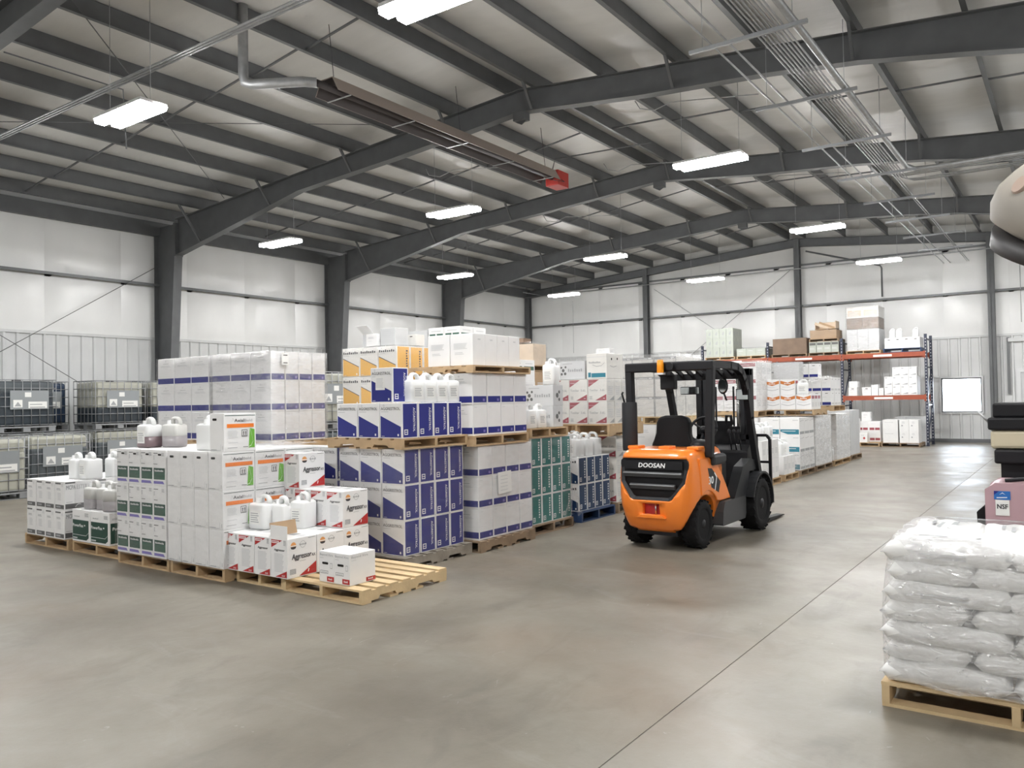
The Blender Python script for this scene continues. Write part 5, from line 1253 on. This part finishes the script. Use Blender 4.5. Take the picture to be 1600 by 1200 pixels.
# grey body sides below the seat, steps and front fenders
for s in (-1, 1):
    b = MB(); b.prism([(-.18, .20), (.56, .20), (.60, .26), (.60, .47), (-.10, .47), (-.16, .36)], 0, min(s*.30, s*.50), max(s*.30, s*.50), 'fl_grey'); b.build('step', fk, bevel=.02)
    b = MB(); ar = []
    for t in range(13): a = math.radians(-5+t*14); ar.append((.97+.40*math.cos(a), .335+.40*math.sin(a)))
    arc_in = [(.97+.375*math.cos(math.radians(-5+t*14)), .335+.375*math.sin(math.radians(-5+t*14))) for t in range(13)]
    b.prism(ar+arc_in[::-1], 0, min(s*.34, s*.60), max(s*.34, s*.60), 'fl_dark'); b.build('fender', fk)
    b = MB(); b.prism([(.20, .47), (.60, .47), (.75, .75), (1.16, .72), (1.16, .66), (1.2, .96), (.95, 1.02), (.55, .98), (.30, .62)][:3]+[(1.16, .75), (1.16, .84), (.80, .90), (.52, .82), (.34, .62)], 0, min(s*.38, s*.50), max(s*.38, s*.50), 'fl_dark'); b.build('cowl_side', fk, bevel=.015)
b = MB(); b.box(-.38, .38, -.12, .30, .30, .92, 'fl_black'); b.box(-.44, .44, -.40, .16, .90, 1.0, 'fl_black'); b.build('engine_hood', fk, bevel=.03)
b = MB(); b.box(.40, .50, -.40, -.02, .90, 1.02, 'fl_dark'); b.build('hood_side', fk, bevel=.03)
b = MB(); b.box(-.42, .42, .28, 1.12, .40, .46, 'fl_black'); b.build('floor_plate', fk)
b = MB(); b.prism([(.86, .46), (1.14, .46), (1.14, 1.02), (1.02, 1.06), (.90, .98)], 0, -.42, .42, 'fl_black'); b.build('dashboard', fk, bevel=.02)
# seat
b = MB(); b.box(-.24, .24, -.26, .22, 1.0, 1.10, 'seat_vinyl'); b.build('seat_cushion', fk, bevel=.04, seg=3)
b = MB(); P = [(-.27, 1.04), (-.26, 1.12), (-.235, 1.18), (-.215, 1.25), (-.21, 1.38), (-.18, 1.44), (-.1, 1.46), (.1, 1.46), (.18, 1.44), (.21, 1.38), (.215, 1.25), (.235, 1.18), (.26, 1.12), (.27, 1.04)]
T = Matrix.Translation((-.1, -.24, 0)) @ Matrix.Rotation(-.10, 4, 'X') @ Matrix.Translation((0, 0, 0))
bb = MB(); bb.prism(P, 1, -.06, .05, 'seat_vinyl'); bb.v = [tuple(T @ Vector(v)) for v in bb.v]; st = bb.build('seat_back', fk, bevel=.03, seg=3, recalc=True)
b = MB(); b.tube([(-.3, -.16, 1.27), (.1, -.16, 1.27)], .006, 'fl_dark', 6); b.v = [(x, y-.155, z) for x, y, z in b.v]; b.build('seat_seam', fk) if False else None
b = MB(); b.lathe([(.10, 0), (.12, .05), (.11, .11), (.06, .15), (.0, .16)], 'fl_black', 20, Matrix.Translation((.30, -.30, 1.03))); b.build('air_intake', fk)
b = MB(); b.tube([(.02, .92, .98), (.0, .52, 1.24)], .03, 'fl_black', 10); b.build('steering_column', fk)
b = MB(); T = Matrix.Translation((.02, .48, 1.27)) @ Matrix.Rotation(math.radians(58), 4, 'X')
ring = [T @ Vector((.17*math.cos(2*PI*i/28), .17*math.sin(2*PI*i/28), 0)) for i in range(29)]
b.tube(ring, .017, 'fl_black', 8)
for a in (.5, 2.6, 4.7): b.tube([T @ Vector((0, 0, -.03)), T @ Vector((.165*math.cos(a), .165*math.sin(a), 0))], .014, 'fl_black', 6)
b.lathe([(.045, -.05), (.05, 0), (.02, .02)], 'fl_black', 14, T); b.build('steering_wheel', fk)
for i in range(3):
    b = MB(); x = .24+.06*i; b.tube([(x, .86, 1.0), (x, .78, 1.22)], .009, 'fl_black', 6); b.lathe([(.02, 0), (.024, .03), (.01, .05)], 'fl_black', 10, Matrix.Translation((x, .775, 1.21))); b.build('lever', fk)
# overhead guard
def post(a, c, name, w=.075, d=.10):
    b = MB(); b.bar(a, c, w, d, 'fl_black'); b.build(name, fk, bevel=.012)
for s in (-1, 1):
    b = MB(); pts = [(s*.50, -.44, .98), (s*.515, -.44, 1.96), (s*.515, -.40, 2.04)]
    b.bar((s*.47, -.47, 1.0), (s*.50, -.45, 2.02), .085, .10, 'fl_black'); b.build('guard_post', fk, bevel=.015)
    b = MB()
    path = [(-.46, 2.03), (.10, 2.035), (.34, 2.02), (.50, 1.965), (.60, 1.87), (.68, 1.74), (.80, 1.40), (1.08, .66)]
    for (ya, za), (yb, zb) in zip(path[:-1], path[1:]):
        ex = .012
        dv = Vector((0, yb-ya, zb-za)).normalized()*ex
        b.bar(Vector((s*.50, ya, za))-dv, Vector((s*.50, yb, zb))+dv, .07, .085, 'fl_black')
    b.build('guard_side_rail', fk)
b = MB(); b.bar((-.54, -.46, 2.02), (.54, -.46, 2.02), .09, .11, 'fl_black'); b.build('guard_rear_beam', fk, bevel=.015)
b = MB(); b.bar((-.5, .56, 1.92), (.5, .56, 1.92), .07, .08, 'fl_black'); b.build('guard_front_beam', fk)
for i in range(7):
    b = MB(); x = -.39+.13*i; b.bar((x, -.44, 2.03), (x, .1, 2.035), .03, .05, 'fl_black'); b.bar((x, .1, 2.035), (x, .36, 2.01), .03, .05, 'fl_black'); b.bar((x, .36, 2.01), (x, .56, 1.93), .03, .05, 'fl_black'); b.build('guard_slat', fk)
b = MB(); b.lathe([(.085, 1.06), (.09, 1.10), (.09, 1.60), (.085, 1.62)], 'fl_dark', 20, Matrix.Translation((-.47, -.53, 0))); b.tube([(-.55, -.5, 1.62), (-.58, -.5, 1.72), (-.57, -.49, 1.74)], .012, 'fl_black', 6); b.build('exhaust_stack', fk)
b = MB(); b.lathe([(.035, 1.95), (.04, 1.96), (.038, 2.085), (.03, 2.10)], 'amber', 18, Matrix.Translation((-.06, -.55, 0))); b.build('beacon', fk)
b = MB(); b.box(-.11, -.01, -.60, -.50, 1.93, 1.95, 'housing'); b.box(-.10, .05, -.52, -.46, 1.92, 1.95, 'fl_black'); b.build('beacon_bracket', fk)
b = MB(); b.lathe([(.02, 0), (.045, .05), (.045, .07)], 'fl_black', 14, Matrix.Translation((.06, -.50, 2.02)) @ Matrix.Rotation(PI/2, 4, 'X')); b.build('rear_lamp', fk)
b = MB(); b.box(-.14, .04, -.40, -.30, 1.76, 1.93, 'fl_black'); b.build('junction_box', fk, bevel=.015)
b = MB(); b.box(-.28, -.02, .50, .53, 1.70, 1.80, 'fl_black'); o = b.build('mirror', fk, bevel=.012); b = MB(); b.box(-.27, -.16, .495, .499, 1.71, 1.79, 'mirror'); b.box(-.12, -.03, .495, .499, 1.71, 1.79, 'mirror'); b.build('mirror_glass', o)
b = MB(); T = Matrix.Translation((.27, .54, 1.80)) @ Matrix.Rotation(PI/2, 4, 'X') @ Matrix.Diagonal((.7, 1.15, 1, 1)); b.lathe([(.085, 0), (.09, .02), (.08, .03)], 'fl_black', 20, T); b.tube([(.27, .54, 1.72), (.30, .56, 1.62)], .012, 'fl_black', 6); o = b.build('oval_mirror', fk); b = MB(); b.lathe([(.072, .0305), (.07, .0312)], 'mirror', 20, T); b.build('mirror_glass', o)
b = MB(); b.box(.38, .54, .66, .69, 1.62, 1.76, 'fl_black'); b.tube([(.5, .66, 1.7), (.52, .6, 1.8)], .012, 'fl_black', 6); o = b.build('side_mirror', fk, bevel=.012); b = MB(); b.box(.39, .53, .655, .6595, 1.63, 1.75, 'mirror'); b.build('mirror_glass', o)
# mast, carriage, load backrest, forks
for s in (-1, 1):
    b = MB(); x = s*.33; b.box(x-.04, x+.04, 1.22, 1.36, .08, 2.03, 'fl_black'); b.build('mast_channel', fk, bevel=.01)
    b = MB(); x = s*.25; b.box(x-.03, x+.03, 1.25, 1.38, .10, 2.0, 'fl_dark'); b.build('inner_channel', fk)
    b = MB(); b.tube([(s*.20, 1.24, .12), (s*.20, 1.24, 1.0)], .035, 'fl_black', 10); b.tube([(s*.20, 1.24, 1.0), (s*.20, 1.24, 1.95)], .022, 'chrome', 10); b.build('lift_cylinder', fk)
    b = MB(); b.bar((s*.12, 1.30, .6), (s*.12, 1.30, 1.8), .02, .02, 'fl_black'); b.build('lift_chain', fk)
    b = MB(); b.bar((s*.36, .80, .50), (s*.36, 1.2, .75), .05, .05, 'fl_black'); b.build('tilt_cylinder', fk)
b = MB(); b.box(-.37, .37, 1.22, 1.30, 1.93, 2.03, 'fl_black'); b.box(-.37, .37, 1.22, 1.28, 1.10, 1.18, 'fl_black'); b.box(-.37, .37, 1.22, 1.30, .12, .22, 'fl_black'); b.build('mast_crossmember', fk, bevel=.01)
b = MB(); b.box(-.12, .12, 1.18, 1.24, .95, 1.35, 'fl_black'); b.box(.10, .22, 1.16, 1.22, 1.05, 1.28, 'fl_black'); b.tube([(.05, 1.2, 1.3), (.06, 1.18, 1.42), (.12, 1.18, 1.42), (.13, 1.2, 1.3)], .02, 'fl_black', 8); b.build('hose_block', fk, bevel=.01)
b = MB(); b.box(-.46, .46, 1.48, 1.53, .18, .26, 'fl_black'); b.box(-.46, .46, 1.48, 1.53, .48, .56, 'fl_black'); b.box(-.26, .26, 1.38, 1.48, .20, .56, 'fl_black'); b.build('carriage', fk)
b = MB(); pts = [(-.50, 1.56, .50), (-.50, 1.56, 1.10), (-.46, 1.56, 1.15), (.46, 1.56, 1.15), (.50, 1.56, 1.10), (.50, 1.56, .26)]
for p, q in zip(pts[:-1], pts[1:]): b.bar(p, q, .035, .035, 'fl_black')
b.bar((-.5, 1.56, .80), (.5, 1.56, .80), .03, .03, 'fl_black')
for x in (-.33, -.17, 0, .17, .33): b.bar((x, 1.56, .5), (x, 1.56, 1.15), .022, .022, 'fl_black')
b.build('load_backrest', fk)
for s in (-1, 1):
    b = MB(); x = s*.40; b.box(x-.05, x+.05, 1.53, 1.57, .03, .60, 'fl_black'); b.prism([(1.53, .02), (1.57, .065), (2.25, .035), (2.30, .02)], 0, x-.05, x+.05, 'fl_black'); b.build('fork', fk)

# ------------------------------------------------------------------ floor scrubber at the picture edge
fs_ = empty('floor_scrubber', (8.35, 9.3, 0)); tag(fs_, 'floor scrubber with pink tank, beige body and black covers behind the bags', 'floor scrubber')
b = MB(); b.prism([(-.60, .16), (.60, .16), (.60, .86), (-.52, .86), (-.60, .80)], 1, -1.0, -.45, 'tank_pink'); tk = b.build('solution_tank', fs_, bevel=.05, seg=3)
b = MB(); b.box(-.53, -.405, -1.006, -1.002, .715, .79, 'label_blue'); b.box(-.52, -.415, -1.006, -1.002, .575, .712, 'paper'); b.add([(-.53, -1.0065, .79), (-.49, -1.0065, .79), (-.53, -1.0065, .755)], [(0, 2, 1)], 'blue'); b.build('label', tk)
b = MB(); place_text(b, 'NSF', 'ink', lambda u, v: (u, -1.0075, v), -.507, .635, .08, .042, 0, .03); b.add([(-.51, -1.0075, .727), (-.43, -1.0075, .732), (-.43, -1.0075, .74), (-.51, -1.0075, .735)], [(0, 1, 2, 3)], 'white_ink'); b.add([(-.49, -1.0075, .757), (-.465, -1.0075, .772), (-.44, -1.0075, .757), (-.465, -1.0075, .779)], [(0, 1, 2, 3)], 'white_ink'); b.build('lettering', tk)
b = MB(); b.tube([(-.45, -.9, .875), (-.1, -.85, .91), (.4, -.8, .89), (.6, -.8, .9)], .018, 'fl_black', 8); b.build('hose', fs_)
b = MB(); b.box(-.60, .9, -.30, .5, 1.12, 1.30, 'beige'); b.build('body', fs_, bevel=.03)
b = MB(); b.box(-.62, .9, -.32, .5, 1.30, 1.42, 'fl_black'); b.box(-.58, -.16, -.28, .4, 1.42, 1.56, 'fl_black'); b.build('top_cover', fs_, bevel=.02)
b = MB(); b.box(-.05, .8, -.24, .4, 1.42, 1.52, 'green_dark'); b.box(-.02, .3, -.325, -.30, 1.32, 1.37, 'paper'); b.build('control_panel', fs_)
b = MB(); b.box(-.57, .9, -.34, .4, .98, 1.115, 'fl_black'); b.build('frame_beam', fs_, bevel=.02)
b = MB(); b.box(-.52, -.28, -.28, .0, .10, 1.0, 'fl_black'); b.build('column', fs_)
b = MB(); b.box(.05, .9, -.40, .3, .86, 1.06, 'fl_grey'); b.build('side_housing', fs_)
b = MB(); b.prism([(-.70, .10), (-.30, .08), (-.05, .50), (-.22, .62), (-.38, .46), (-.55, .44), (-.66, .58), (-.72, .52)], 1, -.44, -.30, 'rubber'); b.build('squeegee', fs_)
for x in (-.4, .5):
    b = MB(); b.lathe([(.12, -.05), (.13, -.03), (.13, .03), (.12, .05)], 'rubber', 20, Matrix.Translation((x, .2, .13)) @ Matrix.Rotation(PI/2, 4, 'Y')); b.build('wheel', fs_)
b = MB(); b.box(-.55, .85, -.96, .45, .10, .155, 'fl_black'); b.box(-.2, .8, -.42, .3, .155, .86, 'fl_black'); b.build('chassis', fs_)
for x in (-.35, .5):
    b = MB(); b.lathe([(.06, -.025), (.065, 0), (.06, .025)], 'rubber', 16, Matrix.Translation((x, -.7, .065)) @ Matrix.Rotation(PI/2, 4, 'Y')); b.build('caster', fs_)
b = MB(); b.tube([(-.60, -.28, 1.36), (-.70, -.28, 1.48)], .012, 'galv', 6); b.build('lever', fs_)

# ------------------------------------------------------------------ conical drum at the upper edge
hp = empty('conical_drum', (9.15, 6.6, 0)); tag(hp, 'big pale grey conical drum with dark rim at the upper picture edge', 'drum')
T = Matrix.Translation((-.45, -.35, 2.76)) @ Matrix.Rotation(math.radians(16), 4, 'Y') @ Matrix.Rotation(math.radians(20), 4, 'X')
b = MB(); b.lathe([(.58, -.16), (.69, -.10), (.71, .0), (.69, .10), (.62, .20), (.40, .44), (.22, .60), (.20, .62)], 'hopper', 40, T); b.build('cone', hp)
b = MB(); b.lathe([(.60, -.30), (.655, -.28), (.665, -.17), (.60, -.16)], 'hopper_band', 40, T); b.build('rim_band', hp)
b = MB(); b.lathe([(.065, 0), (.065, .03), (.055, .04)], 'plate_pink', 18, T @ Matrix.Rotation(math.radians(215), 4, 'Z') @ Matrix.Translation((.62, 0, .16)) @ Matrix.Rotation(math.radians(62), 4, 'Y')); b.build('inspection_plate', hp)
b = MB(); b.box(-.05, .05, -.05, .05, 0, 2.65, 'fl_dark'); b.box(-.3, .3, -.3, .3, 0, .02, 'fl_dark'); b.tube([(0, 0, 2.6), (-.45, -.35, 2.7)], .06, 'fl_dark', 10); b.build('stand', hp)
